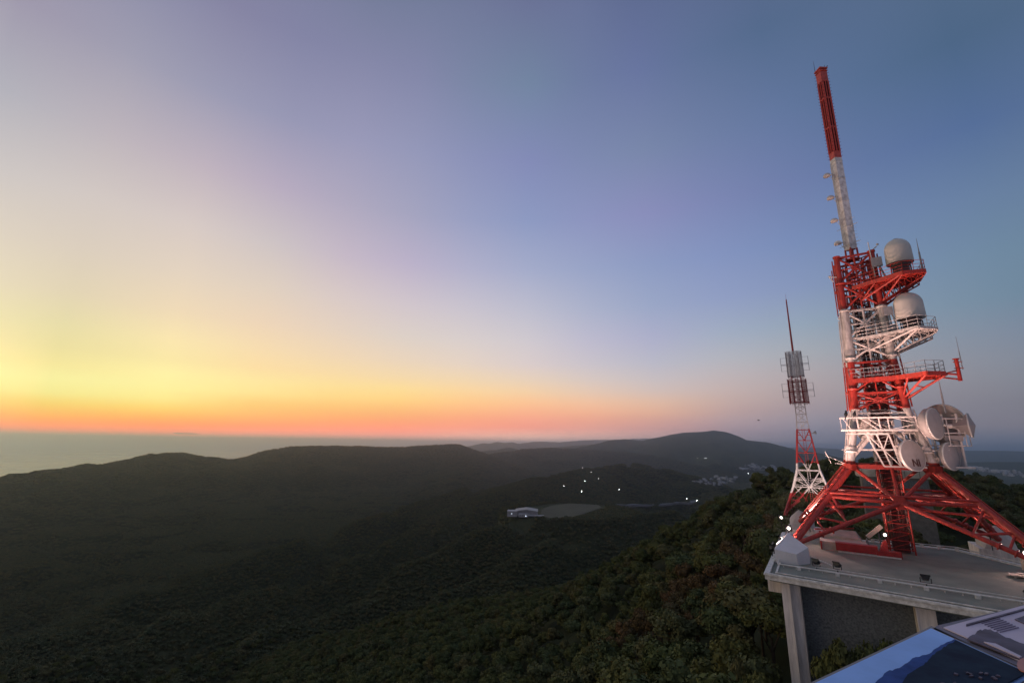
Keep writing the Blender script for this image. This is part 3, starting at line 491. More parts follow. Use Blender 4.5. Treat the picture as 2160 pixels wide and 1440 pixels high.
def star(b,k,zc,h,r=.11,up=True,plate=True):
    c=fp(k,0,zc); 
    for s in (-1,1):
        for dz in (-h,0,h):
            b.tube(c,fp(k,s,zc+dz),r if dz else r*.7,n=8)
    b.tube(c,fp(k,0,zc+h),r*.8,n=6); b.tube(c,fp(k,0,zc-h),r*.7,n=6)
    if plate:
        ax=rotp((0,-1,0),k); b.lathe(c,ax,[(-.04,.001),(-.04,.42),(.04,.42),(.04,.001)],8,smooth=False)
for zc,h,zb,zt in ((30.0-.25,1.45,28.1,31.2),(26.55,1.5,25.0,28.1),(23.3,1.5,21.7,24.8),(20.5,1.15,19.3,21.7),(17.3,1.4,15.7,19.0),(14.9,.9,13.95,15.7)):
    b=MB()
    for k in range(4):
        star(b,k,zc,h,.12 if zc>19 else .10)
        b.beam(fp(k,-1,zt),fp(k,1,zt),.16,.22)
        if zc<19:
            b.tube(fp(k,-1,zc+h),fp(k,1,zc-h),.08,n=6); b.tube(fp(k,1,zc+h),fp(k,-1,zc-h),.08,n=6)
        # short ties behind the face
        for s in (-.5,.5): b.tube(fp(k,s,zc+h*.5,-.5),fp(k,s,zc-h*.5,-.5),.05,n=5)
    b.tube(rotp((-hw(zt),-hw(zt),zt),0),(hw(zt),hw(zt),zt),.07,n=6); b.tube((hw(zt),-hw(zt),zt-.14),(-hw(zt),hw(zt),zt-.14),.07,n=6)
    b.build('bracing',M_tower,TW)
# white bay above the flared base
b=MB()
for k in range(4):
    for z in (13.6,11.6,9.9): b.beam(fp(k,-1,z),fp(k,1,z),.14,.16)
    b.tube(fp(k,-1,9.0),fp(k,-.05,12.6),.2,n=10); b.tube(fp(k,1,9.0),fp(k,.05,12.6),.2,n=10)
    b.tube(fp(k,0,12.6),fp(k,-1,13.6),.1,n=8); b.tube(fp(k,0,12.6),fp(k,1,13.6),.1,n=8)
b.build('bracing',M_tower,TW)
b=MB()
for k in range(4):
    b.beam(fp(k,-1.02,8.25),fp(k,1.02,8.25),.34,.42)
    for s in (-1,1): b.lathe(fp(k,s,8.2,0),(0,0,1),[(-.35,.30),(-.25,.62),(.3,.62),(.34,.4)],8,smooth=False)
b.build('ring_beam',M_tower,TW)
# flared base frames
for k in range(4):
    b=MB(); zn=5.15; c=fp(k,0,zn); zm=5.35
    for s in (-1,1):
        b.tube(c,fp(k,s*.94,8.15),.17,n=10); b.tube(c,fp(k,s,zm),.17,n=10); b.tube(c+Vector((0,0,-.35)),fp(k,s,zm-.9),.11,n=8)
        ft=fp(k,s*.97,1.15); b.tube(c,ft,.2,n=12)
        d=(ft-c)
        for t_ in (.66,.76): b.lathe(c+d*t_,d,[(-.05,.2),(-.05,.33),(.05,.33),(.05,.2)],12)
        b.tube(c+d*.5,fp(k,s,3.5),.11,n=8); b.tube(c+d*.72,fp(k,s,3.5),.09,n=8); b.tube(c+d*.5,fp(k,s,zm-.2),.09,n=8)
        b.tube(fp(k,s*.5,zm-.05),fp(k,s*.5,zm-.05)*.55+Vector((0,0,zm*.45)),.09,n=8)
    b.tube(c,fp(k,0,8.15),.13,n=8)
    ax=rotp((0,-1,0),k); b.lathe(c,ax,[(-.2,.001),(-.2,.62),(.2,.62),(.2,.001)],6,smooth=False)
    b.build('base_frame',M_tower,TW)
b=MB()   # inner horizontal ties at the waist of the base
for k in range(4):
    b.tube(fp(k,0,5.15),rotp((0,-.9,5.3),k),.12,n=8); b.tube(fp(k,-1,5.35),rotp((-.9,-.9,5.5),k),.1,n=8)
    b.tube(fp(k,0,5.15),fp((k+1)%4,0,5.15),.13,n=8); b.tube(fp(k,-.98,5.3)+Vector((0,0,.4)),fp(k,.98,5.3)+Vector((0,0,.4)),.12,n=8)
b.build('tie_beam',M_tower,TW)
# lift shaft core with its pipes
b=MB()
for z0,z1 in ((0,31),):
    for i,j in ((-1,-1),(1,-1),(1,1),(-1,1)): b.tube((i*.95,j*.95,0),(i*.72,j*.72,31),.075,n=6)
for i in range(38):
    z=.4+i*.8; a=.95-.23*z/31; P4=[(-a,-a,z),(a,-a,z),(a,a,z),(-a,a,z)]
    for q in range(4):
        b.tube(P4[q],P4[(q+1)%4],.045,n=5); p1=Vector(P4[(q+1)%4]); p1.z+=.8
        if i<37: b.tube(P4[q],p1,.03,n=4)
shaft=b.build('lift_shaft',M_tower,TW)
b=MB(); b.box((0,0,8.9),(1.25,1.25,17.6)); 
for i in range(14):
    for s in (-1,1): b.box((-.56+i*.086,s*.64,8.9),(.03,.03,17.4)); b.box((s*.64,-.56+i*.086,8.9),(.03,.03,17.4))
b.build('lift_casing',M_brown,shaft)
b=MB(); rr=random.Random(5)
for i in range(26):
    x=rr.uniform(-.85,.85); y=rr.choice((-.85,.8,-.75,.1,.4))+rr.uniform(-.08,.08); z0=rr.uniform(0,3); z1=rr.uniform(24,30.8); b.tube((x,y,z0),(x*.8,y*.8,z1),rr.uniform(.02,.06),n=5)
    for q in range(6):
        z=rr.uniform(14,z1); b.box((x*.9,y*.9-.05,z),(.14,.1,rr.uniform(.08,.3)))
b.build('conduit',M_dark,shaft)
b=MB()
for i in range(46):
    z=rr.uniform(13.5,30.5); b.box((rr.uniform(-.8,.8),-.78+rr.uniform(-.05,.05),z),(rr.uniform(.05,.2),.06,rr.uniform(.05,.22)))
b.build('junction_box',M_rail,shaft)
# mast: white sleeve, red slotted section
MZ0,MZ1,MZ2=32.5,44.4,57.4
mastE=empty('mast',(0,0,0),parent=TW)
mr_=rad(45-8)
def sq(a,z,rot=mr_): return [(a*math.cos(rot+math.pi/4+i*math.pi/2)*1.414,a*math.sin(rot+math.pi/4+i*math.pi/2)*1.414) for i in range(4)]
b=MB(); 
for i in range(4):
    x,y=sq(.40,0)[i]; b.tube((x,y,31.1),(x*.95,y*.95,MZ0+.1),.1,n=8)
b.lathe((0,0,31.2),(0,0,1),[(0,.7),(.12,.7)],16,cap0=True,cap1=True); b.tube((0,0,31.2),(0,0,MZ0),.22,n=10)
b.build('mast_base',M_red,mastE)
b=MB(); b.prism(sq(.42,0),MZ0,MZ1-.003)
b.build('mast_sleeve',M_mastw,mastE)
b=MB()
for z in (33.0,35.3,38.6,41.6,43.9):
    b.prism(sq(.455,0),z,z+.07)
for z in (33.2,35.4):
    for s in (1,-1): b.tube((.3*s,-.3*s,z),(s*.95,-s*.65,z+.02),.03,n=5)
for i in range(9): z=32.9+i*.42; b.tube((.45,-.28,z),(.80,-.45,z),.018,n=4)
pv_=[(-.62,-.25),(-.55,-.42)]
for (x,y) in pv_: b.tube((x,y,32.6),(x,y,43.6),.04,n=6)
for i in range(22): z=32.9+i*.5; b.tube((-.62,-.25,z),(-.3,-.1,z),.02,n=4)
b.build('mast_fitting',M_rail,mastE)
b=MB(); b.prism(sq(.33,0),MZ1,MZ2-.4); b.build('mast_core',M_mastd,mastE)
b=MB()
for zz in ((MZ1,MZ1+.9),(MZ2-2.0,MZ2)): b.prism(sq(.42,0),*zz)
P4=sq(.40,0)
for i in range(4):
    a=Vector((*P4[i],0)); c=Vector((*P4[(i+1)%4],0))
    for t_ in (0.06,.5,.94):
        p=a.lerp(c,t_)*(1.0); b.beam((p.x,p.y,MZ1+.89),(p.x,p.y,MZ2-1.99),.17 if t_!=.5 else .12,.17 if t_!=.5 else .12)
    for z in (48.7,52.9): b.beam((a.x,a.y,z),(c.x,c.y,z),.12,.16)
b.prism(sq(.52,0),MZ2-.18,MZ2); b.prism(sq(.50,0),MZ2-.5,MZ2-.42)
b.build('mast_panel',M_mastr,mastE)
b=MB()
for i in range(27):
    z=MZ1+.2+i*.46
    for (x,y) in (P4[0],P4[1],P4[2],P4[3]):
        v_=Vector((x,y,0)).normalized(); b.tube((x,y,z),(x+v_.x*.2,y+v_.y*.2,z+.02),.022,n=4)
b.build('step_bolt',M_mastd,mastE)
b=MB(); pl=min(P4,key=lambda q:q[0]); pr=max(P4,key=lambda q:q[0])
b.tube((pl[0]*1.05,pl[1]*1.05,MZ2-.1),(pl[0]*1.05,pl[1]*1.05,MZ2+1.7),.035,.012,6); b.tube((pr[0]*.8,pr[1],MZ2),(pr[0]*.8,pr[1],MZ2+.45),.02,n=5); b.tube((pr[0],pr[1],MZ2-.1),(pr[0]*1.3,pr[1],MZ2+.2),.05,n=5)
b.build('lightning_rod',M_dark,mastE)
for i,z in enumerate((42.2,39.2,36.2,33.3)):   # drum aerials on the left of the sleeve
    b=MB(); c=(-1.12,-.35,z); b.lathe(c,(-.12,-.1,1),[(0,.001),(.0,.37),(.14,.39),(.3,.34),(.42,.2),(.46,.001)],20)
    o=b.build('drum_aerial',M_white if i<3 else M_mastw,mastE)
    a=MB(); a.tube((-.85,-.3,z+.2),(-.45,-.2,z+.15),.05,n=6); a.tube((-.85,-.3,z-.1),(-.62,-.25,z-.5),.03,n=5); a.build('bracket',M_rail,o)
# platforms
def platform(name,poly,z,struts,edge=.22,rails=True,rmat=None,skip=(),rh=1.05,lab=None,post=1.1):
    e=empty(name,(0,0,0),parent=TW)
    b=MB(); n=len(poly)
    b.prism(poly,z-.05,z-.0)
    for i in range(n):
        a=poly[i]; c=poly[(i+1)%n]; b.beam((*a,z-.16),(*c,z-.16),.14,edge)
    cx_=sum(p[0] for p in poly)/n; cy_=sum(p[1] for p in poly)/n
    for i in range(n):
        a=poly[i]; b.beam((*a,z-.2),(cx_,cy_,z-.2),.1,.14)
    b.build('deck',M_tower,e)
    b=MB()
    for p,q,r_ in struts: b.tube(p,q,r_,n=8)
    b.build('strut',M_tower,e)
    if rails:
        b=MB(); 
        for i in range(n):
            if i in skip: continue
            a=Vector((*poly[i],z)); c=Vector((*poly[(i+1)%n],z)); L_=(c-a).length; m_=max(1,round(L_/post))
            for h_ in (rh,rh*.62,rh*.28): b.tube(a+Vector((0,0,h_)),c+Vector((0,0,h_)),.024,n=5)
            for j in range(m_+1): p=a.lerp(c,j/m_); b.tube(p,p+Vector((0,0,rh)),.028,n=5)
        b.build('railing',rmat or M_tower,e)
    return e
def truss(p,q,dp,nseg,r=.05):
    """bottom chord and zigzag under the edge p-q; dp = drop at the two ends"""
    out_=[]; p=Vector(p); q=Vector(q); bot=[p.lerp(q,i/nseg)-Vector((0,0,dp[0]+(dp[1]-dp[0])*i/nseg)) for i in range(nseg+1)]
    for i in range(nseg):
        out_.append((bot[i],bot[i+1],r*1.4)); out_.append((p.lerp(q,i/nseg),bot[i+1],r)); out_.append((p.lerp(q,(i+1)/nseg),bot[i+1],r*.9))
    return out_
z=27.55; P1=[(-.6,-1.75),(3.4,-4.7),(5.15,-4.2),(5.1,-1.2),(1.7,1.3),(1.65,-1.75)]
p1=platform('upper_platform',P1,z,[((.1,-1.75,25.9),(3.3,-4.6,z-.2),.11),((1.7,-1.7,25.4),(3.4,-4.6,z-.2),.1),((1.7,-1.7,25.2),(5.0,-1.3,z-.2),.12),((1.7,.3,25.1),(5.0,-1.3,z-.3),.1),((.1,-1.75,25.9),(1.4,-3.2,z-.15),.07),((1.0,-2.5,z-.2),(2.2,-3.0,26.7),.06)]
 +truss((1.75,.8,z-.2),(5.0,-1.3,z-.2),(1.9,.5),7,.05)+truss((1.75,-1.7,z-.2),(5.1,-3.9,z-.2),(1.9,.3),7,.045),.4,rmat=M_red)
z=21.75; P2=[(-.9,-1.85),(1.6,-3.3),(3.7,-5.2),(5.3,-3.4),(5.3,-.4),(1.75,1.2),(1.75,-1.85)]
p2=platform('middle_platform',P2,z,[((.1,-1.85,20.3),(3.6,-5.1,z-.2),.11),((1.85,-1.8,19.9),(3.7,-5.1,z-.2),.1),((1.85,-1.8,19.7),(5.2,-.5,z-.2),.11),((1.85,.4,19.7),(5.2,-.5,z-.3),.1),((-.1,-2.3,z-.2),(.9,-2.6,20.75),.055),((1.2,-3.0,z-.2),(2.3,-3.8,21.1),.055),((.9,-2.6,z-.2),(.9,-2.6,20.75),.05)]
 +truss((1.8,.8,z-.2),(5.3,-.5,z-.2),(1.8,.4),7,.06)+truss((1.8,-1.8,z-.2),(5.2,-3.4,z-.2),(1.8,.3),6,.045),.26,rmat=M_white)
z=17.2; P3=[(-2.1,-2.1),(1.6,-3.2),(3.6,-5.4),(5.05,-4.3),(4.8,-1.6),(1.95,.2),(1.95,-2.0)]
p3=platform('lower_platform',P3,z,[((2.0,-2.0,15.2),(2.4,-4.0,z-.2),.08),((2.0,-2.0,15.0),(3.6,-5.2,z-.2),.1),((2.05,-2.0,14.9),(5.2,-4.2,z-.2),.1),((2.05,-1.8,14.8),(5.0,-1.7,z-.3),.1),((2.0,.2,14.9),(5.0,-1.7,z-.3),.08),((2.9,-3.6,16.1),(3.7,-3.0,15.9),.06),
  ((5.1,-3.8,z-.1),(6.05,-3.6,z-.25),.09),((5.0,-2.2,z-.25),(6.05,-3.6,z-.7),.08),((5.2,-4.2,z-.1),(6.05,-3.6,z+.15),.06)],.42,rmat=M_grey,rh=1.1)
b=MB(); b.tube((6.1,-3.6,z-.85),(6.1,-3.6,z+1.25),.16,n=10); b.lathe((6.1,-3.6,z+1.2),(0,0,1),[(0,.26),(.08,.26)],12,cap0=True,cap1=True)
for q in (.95,.35): b.beam((5.85,-3.6,z+q),(6.5,-3.6,z+q),.07,.07)
b.build('post',M_red,p3)
def whip(base,h,r,label=None,parent=None,m=None):
    b=MB(); b.tube(base,(base[0],base[1],base[2]+h*.55),r,r*.8,8); b.tube((base[0],base[1],base[2]+h*.55),(base[0],base[1],base[2]+h),r*.55,.012,6)
    return b.build('whip_aerial',m or M_grey,parent)
whip((6.42,-3.6,z+.2),3.2,.045,parent=p3)
whip((5.0,-4.0,27.6),3.4,.09,parent=p1)

# radomes
M_stand=mat('radome_stand_paint',(.10,.07,.07),.6)
def radome(parent,c,r,h,base):
    b=MB(); k=r; prof=[(0,r*1.0),(.02,r*1.015),(h*.3,r),(h*.56,r*.985)]
    for i in range(1,9):
        a=i/8*math.pi/2; prof.append((h*.56+(h*.44)*math.sin(a),max(r*.985*math.cos(a)**.95,.001)))
    b.lathe(c,(0,0,1),prof,28,cap0=True); o=b.build('radome',M_radome,parent)
    b=MB(); x,y,z_=c; b.lathe((x,y,z_-.3),(0,0,1),[(0,r*.7),(.28,r*.74)],24,cap0=True)
    for i in range(8): a=i*math.pi/4; b.tube((x+r*.7*math.cos(a),y+r*.7*math.sin(a),z_-.3),(x+r*.7*math.cos(a),y+r*.7*math.sin(a),base),.06,n=6)
    b.lathe((x,y,base),(0,0,1),[(0,r*.55),(z_-base-.25,r*.55)],16)
    b.build('radome_stand',M_stand,o)
    b=MB(); b.lathe((x,y,z_+h*.992),(0,0,1),[(0,r*.28),(.05,r*.22),(.06,.001)],16); b.build('radome_cap',M_grey,o)
    return o
r1=radome(p1,(3.6,-2.7,29.0),1.12,2.75,27.55); r2=radome(p2,(3.6,-2.7,23.0),1.2,2.75,21.75)
b=MB(); b.box((1.75,-2.75,29.6),(.9,.35,1.0)); b.tube((1.9,-2.75,29.2),(2.3,-2.75,27.6),.09,n=6); b.build('panel_aerial',M_grey,p1)
b=MB(); b.box((1.95,-2.9,24.05),(.75,.3,.85)); b.tube((2.2,-2.9,23.7),(2.5,-2.9,21.8),.08,n=6); b.box((2.1,-2.6,22.3),(.7,.5,.6)); b.build('panel_aerial',M_grey,p2)
b=MB(); b.tube((1.55,-1.9,27.6),(1.4,-2.0,32.3),.045,n=6); b.tube((1.5,-1.6,31.3),(2.1,-1.7,31.75),.06,n=6); b.ball((2.2,-1.7,31.95),.13); b.build('warning_lamp_bracket',M_rail,p1)
b=MB(); b.tube((-1.6,-1.6,28.9),(-2.35,-1.9,29.0),.06,n=6); b.ball((-2.45,-1.9,29.05),.15); b.tube((-2.45,-1.9,28.9),(-2.2,-1.85,28.4),.06,n=5); b.build('warning_lamp_bracket',M_rail,TW)
# white gallery frames low on the near face
g=empty('gallery',(0,0,0),parent=TW)
b=MB(); V=-3.35
for v_ in (V,-2.5):
    for z_ in (13.1,11.85): b.beam((-3.55,v_,z_),(2.5,v_,z_),.12,.17 if z_<12 else .13)
for x in (-2.1,-.35,.35,2.45): b.beam((x,V,11.85),(x,V,13.1),.08,.1)
b.beam((-3.5,V,11.85),(-3.5,V,13.1),.04,.04)
b.beam((-3.3,V,13.1),(-2.7,V,11.9),.07,.07); b.beam((-1.9,V,13.1),(-.45,V,11.85),.07,.08); b.beam((-1.3,V+.1,13.1),(.1,V+.1,11.85),.06,.08); b.beam((.5,V,13.1),(2.4,V,12.55),.06,.07); b.beam((.4,V,11.9),(2.4,V,12.4),.06,.07)
b.box((-.5,-2.92,11.78),(6.0,.8,.05))
for x in (-2.6,-.8,.9,2.2): b.beam((x,-2.5,11.85),(x,-3.35,11.85),.08,.1); b.beam((x,-2.4,13.1),(x,-3.35,13.1),.06,.07)
b.build('gallery_frame',M_white,g)
b=MB(); A=[(-1.55,-3.45,11.45),(.2,-3.45,11.45),(.75,-3.6,8.35),(-.55,-3.6,8.35)]
for i in range(4): b.beam(A[i],A[(i+1)%4],.11,.13)
b.beam((-.75,-3.45,11.45),(.0,-3.6,8.35),.1,.12); mid=(-.38,-3.52,9.95)
b.beam(A[0],mid,.07,.08); b.beam(A[1],mid,.07,.08); b.beam(mid,A[2],.07,.08); b.beam((-1.0,-3.52,9.95),(.45,-3.52,9.95),.08,.09)
b.beam((-3.2,-3.3,11.5),(-1.5,-3.45,11.45),.06,.07)
b.build('lattice_frame',M_white,g)
b=MB()
for x in (.62,1.15): b.beam((x,-3.55,8.9),(x-.1,-3.5,10.35),.1,.1)
for z_ in (8.95,9.6,10.3): b.beam((.6,-3.55,z_),(1.15,-3.55,z_),.12,.12)
b.beam((.75,-3.6,8.35),(2.6,-3.6,8.35),.14,.14); b.beam((1.0,-3.5,8.4),(1.2,-3.5,9.3),.08,.08); b.beam((1.9,-3.4,8.4),(1.7,-3.4,10.9),.07,.08); b.beam((1.75,-3.4,11.6),(2.0,-3.4,8.6),.06,.07); b.beam((1.3,-3.3,11.7),(1.6,-3.3,9.4),.06,.07); b.beam((.9,-3.3,8.9),(2.6,-3.3,9.1),.08,.08)
b.build('ladder_frame',M_white,g)
b=MB(); rq=random.Random(12)
for i in range(34):   # pale pipes, brackets and boxes crowding the lower white bay
    x=rq.uniform(-2.4,2.4); y=rq.uniform(-1.9,1.9); z0=rq.uniform(8.6,12.8)
    k=rq.random()
    if k<.45: b.tube((x,y,z0),(x+rq.uniform(-.2,.2),y,z0+rq.uniform(.8,2.6)),rq.uniform(.03,.08),n=6)
    elif k<.8: b.tube((x,y,z0),(x+rq.uniform(-1.6,1.6),y+rq.uniform(-.8,.8),z0+rq.uniform(-.3,.3)),rq.uniform(.03,.06),n=6)
    else: b.box((x,y,z0),(rq.uniform(.2,.5),rq.uniform(.15,.3),rq.uniform(.3,.8)))
b.build('service_pipe',M_white,g)
# dishes
def dish(parent,c,d,r,depth=.45,shroud=.25,m=None,arm=None,face=.08,cone=False):
    d=Vector(d).normalized(); c=Vector(c); b=MB()
    prof=[(-depth-shroud,.001)]+[(-depth-shroud+depth*(t_**(.9 if cone else 2)),r*t_) for t_ in (.2,.4,.6,.8,1)]+[(0,r),(0.0,r*.96),(face,.001)]
    b.lathe(c,d,prof,6 if cone else 32,smooth=not cone); o=b.build('dish_aerial',m or M_radome2,parent)
    b=MB(); b.lathe(c,d,[(-.08,r*1.005),(-.08,r*1.035),(.02,r*1.035),(.02,r*.97)],6 if cone else 32); b.build('rim',M_rail,o)
    if arm:
        b=MB(); back=c-d*(depth+shroud)
        for a_ in arm: b.tube(back,a_,.09,n=8)
        b.tube(back,c-d*shroud*.5,.2,n=8); b.build('mount',M_white,o)
    return o
M_radome2=mat('dish_shell',(.33,.305,.30),.5,scale=1.4,noise=.08)
g2=empty('dish_gallery',(0,0,0),parent=TW)
def locat(px,py,v0):
    d=ray(px,py); t_=(v0+TC@TV)/(d[0]*TV[0]+d[1]*TV[1]); P=d*t_; q=P[:2]-TC; return (float(q@TU),float(v0),float(P[2]-ZR))
D1=locat(1926,960,-4.6); dni=dish(g2,D1,(.72,-.66,.1),1.42,arm=[(2.9,-3.0,10.4),(2.9,-2.9,9.2)])
dish(g2,locat(1973,893,-4.6),(.86,-.50,.02),1.42,depth=.8,shroud=.5,arm=[(3.0,-2.8,12.2),(3.1,-2.7,10.9)])
dish(g2,locat(1990,893,-.6),(-.62,-.78,-.02),1.85,depth=.6,shroud=.25,arm=[(2.6,.6,12.5)])
dish(g2,locat(2047,897,-2.4),(.96,-.27,.02),1.25,depth=1.5,shroud=.02,arm=[(4.6,-1.8,12.4)],face=.35,cone=True)
dish(g2,locat(2007,962,-3.2),(.82,-.57,.03),1.25,depth=.5,shroud=.3,arm=[(3.2,-1.8,9.6)])
dish(g2,locat(1824,905,1.2),(-.75,-.55,-.05),1.25,arm=[(-1.4,2.0,11.4)])
dish(g2,locat(1787,746,1.9),(-.9,-.3,0),.78,shroud=.2,depth=.3,arm=[(-1.8,1.6,20.1)])
for (pa,pb,v0,r_,pp) in (((1994,870),(1976,794),-3.0,.085,p3),((1902,622),(1894,586),-1.2,.085,p1)):
    q0=locat(*pa,v0); q1=locat(*pb,v0); whip(q0,q1[2]-q0[2],r_,parent=pp)
b=MB()
for z_ in (10.4,11.55,12.9):
    for R_ in (1.7,):
        n_=20; cc=(4.6,-1.6)
        for i in range(n_):
            a0=2*math.pi*i/n_; a1=2*math.pi*(i+1)/n_; b.tube((cc[0]+R_*math.cos(a0),cc[1]+R_*math.sin(a0),z_),(cc[0]+R_*math.cos(a1),cc[1]+R_*math.sin(a1),z_),.05,n=5)
    for q in ((2.4,-2.3),(2.4,-.3)): b.beam((*q,z_),(4.6,-1.6,z_),.1,.12)
for i in range(8): a=i*math.pi/4; b.tube((4.6+1.7*math.cos(a),-1.6+1.7*math.sin(a),10.4),(4.6+1.7*math.cos(a),-1.6+1.7*math.sin(a),12.9),.04,n=5)
for x,y in ((4.6,-1.6),(3.6,-2.7),(5.5,-2.4),(3.0,-2.0)): b.tube((x,y,8.4),(x,y,13.4),.1,n=8)
b.prism([(2.4,-3.0),(6.0,-3.0),(6.2,-.4),(2.4,.2)],8.36,8.5)
for z_ in (9.2,9.9): b.tube((3.2,-3.2,z_),(4.4,-3.4,z_+.1),.05,n=5); b.tube((3.0,-3.0,z_),(3.9,-2.4,z_+.3),.05,n=5)
b.build('dish_frame',M_white,g2)
b=MB(); b.box((5.0,-2.2,11.1),(1.3,.9,.5)); b.tube((4.9,-1.3,8.5),(4.9,-1.3,11.0),.75,n=20); b.build('equipment_case',M_radome2,g2)
# lettering on the near dish
def text_mesh(body,size,name,mt,parent,M3,ext=.012,bold=False):
    cu=bpy.data.curves.new(name,'FONT'); cu.body=body; cu.size=size; cu.align_x='CENTER'; cu.align_y='CENTER'; cu.extrude=ext
    to=bpy.data.objects.new('tmp_text',cu); COL.objects.link(to); dg=bpy.context.evaluated_depsgraph_get(); dg.update()
    me=bpy.data.meshes.new_from_object(to.evaluated_get(dg)); bpy.data.objects.remove(to); me.materials.clear(); me.materials.append(mt)
    o=bpy.data.objects.new(name,me); COL.objects.link(o); o.parent=parent; o.matrix_local=M3; return o
dd=Vector((.72,-.66,.1)).normalized(); xx=Vector((0,0,1)).cross(dd).normalized(); yy=dd.cross(xx)
pc=Vector(D1)+dd*.07-yy*.72+xx*.05
Mt=Matrix(((xx.x,yy.x,dd.x,pc.x),(xx.y,yy.y,dd.y,pc.y),(xx.z,yy.z,dd.z,pc.z),(0,0,0,1)))
text_mesh('NI',.95,'lettering',M_dark,dni,Mt,.03)
# thin outriggers on the left of the base ring
b=MB()
for k,(dx,dz) in enumerate(((-1.9,.9),(-1.2,.15))): b.tube((-3.3,-2.6-k*.2,8.35),(-3.3+dx,-2.6-k*.25,8.35+dz),.018,n=5)
b.tube((-4.8,-3.1,8.5),(-5.2,-3.2,9.7),.02,n=4); b.build('outrigger',M_rail,TW)
b=MB()   # double pipe laid along the left legs near the feet, with bright clamps
for sy_ in (-1,1):
    A0=Vector((-hw(1.4)-.1,sy_*hw(1.4),1.75)); A1=Vector((-hw(7.8)-.3,sy_*hw(7.8),8.1))
    b.tube(A0,A1,.07,n=6); b.tube(A0+Vector((.0,.25,0)),A1+Vector((0,.25,0)),.07,n=6)
    for i in range(14): p=A0.lerp(A1,(i+.5)/14); b.box(p+Vector((0,.12,0)),(.2,.42,.08))
b.build('pipe_run',M_red,TW)
# ------------------------------------------------------------------ station building under the tower
SB=empty('station_building',(float(TC[0]),float(TC[1]),ZR),PSI); tag(SB,'flat roofed concrete station building carrying the big red and white tower','building')
RP=[(-10.4,-17.3),(22,-20.9),(22,-14),(14.5,-9.5),(8.2,.3),(5,5.3),(-10.6,4.6)]
def inset(poly,d):
    n=len(poly); o=[]
    for i in range(n):
        p=Vector(poly[i-1]); q=Vector(poly[i]); r=Vector(poly[(i+1)%n]); e1=(q-p).normalized(); e2=(r-q).normalized()
        n1=Vector((-e1.y,e1.x)); n2=Vector((-e2.y,e2.x)); m=(n1+n2); m=m/(m.dot(n1)) if abs(m.dot(n1))>.2 else n1
        o.append((q.x+m.x*d,q.y+m.y*d))
    return o
b=MB(); b.prism(inset(RP,.3),-.55,-.12); b.prism(inset(RP,.75),-.118,0.0); b.build('roof_slab',M_roof,SB)
b=MB(); o_=RP; i_=inset(RP,.34)
n=len(RP)
for k in range(n):
    a,c=o_[k],o_[(k+1)%n]; a2,c2=i_[k],i_[(k+1)%n]; z0,z1=-.42,.06
    b.add([(*a,z0),(*c,z0),(*c2,z0),(*a2,z0),(*a,z1),(*c,z1),(*c2,z1-.03),(*a2,z1-.03)],[(0,1,2,3)[::-1],(4,5,6,7),(0,1,5,4),(3,7,6,2)])
    a3,c3=inset(RP,-.07)[k],inset(RP,-.07)[(k+1)%n]
    b.add([(*a3,-.1),(*c3,-.1),(*c,-.1),(*a,-.1),(*a3,.0),(*c3,.0),(*c,.0),(*a,.0)],[(0,1,2,3)[::-1],(4,5,6,7),(0,1,5,4),(3,7,6,2)])
b.build('coping',M_coping,SB)
b=MB(); i1=inset(RP,.72); i2=inset(RP,.86)
for k in range(n):
    a,c=i1[k],i1[(k+1)%n]; a2,c2=i2[k],i2[(k+1)%n]
    b.add([(*a,0),(*c,0),(*c2,0),(*a2,0),(*a,.07),(*c,.07),(*c2,.07),(*a2,.07)],[(4,5,6,7),(0,1,5,4),(3,7,6,2)])
b.build('gutter_kerb',M_coping,SB)
b=MB(); WP=[(-8.9,-15.3),(20,-18.2),(20,-12),(12,-8),(6.5,0),(4,3.2),(-8.9,3.0)]; b.prism(WP,-13.5,-.56); b.build('wall',M_wall,SB)
b=MB(); b.box((-9.85,-14.6,-1.15),(1.2,1.6,1.2)); b.build('wall_bracket',M_conc,SB)
for (x0,x1,yf,yb) in ((-9.35,-8.75,-16.95,-14.9),(-8.75,-8.1,-16.5,-14.9),(-1.25,-.2,-17.4,-15.7),(8.0,9.0,-18.3,-16.6)):
    b=MB(); b.box(((x0+x1)/2,(yf+yb)/2,-7.05),(x1-x0,yb-yf,12.95)); b.box((x0+.04 if x0>-5 else x1-.03,yf-.03,-7.05),(.07,.06,12.9)); b.build('pillar',M_conc,SB)
b=MB()   # thin conductor rail on blocks inside the front edge
A=Vector((-9.7,-14.1,.22)); B=Vector((14,-16.2,.22)); b.tube(A,B,.065,n=6)
for i in range(26): p=A.lerp(B,(i+.5)/26); b.tube((p.x,p.y,0),(p.x,p.y,.22),.03,n=5)
for i in range(9): p=A.lerp(B,(i*1.0+.6)/9); b.box((p.x,p.y-.14,.11),(.26,.3,.22))
b.tube((-9.7,-14.1,.2),(-9.9,3.6,.2),.05,n=6); b.tube((-7,-13.75,.32),(14,-15.6,.32),.03,n=5)
C_=Vector((-2,4.3,.3)); D_=Vector((4.8,4.7,.3)); b.tube(C_,D_,.05,n=6); b.tube(D_,(7.9,.1,.3),.05,n=6); b.tube((7.9,.1,.3),(13,-8.5,.3),.05,n=6)
for i in range(6): p=C_.lerp(D_,i/5); b.box((p.x,p.y,.15),(.3,.2,.3))
b.tube((-7.2,-12.3,.8),(-5.8,-12.6,.35),.04,n=6)
b.build('conductor_rail',M_rail,SB)
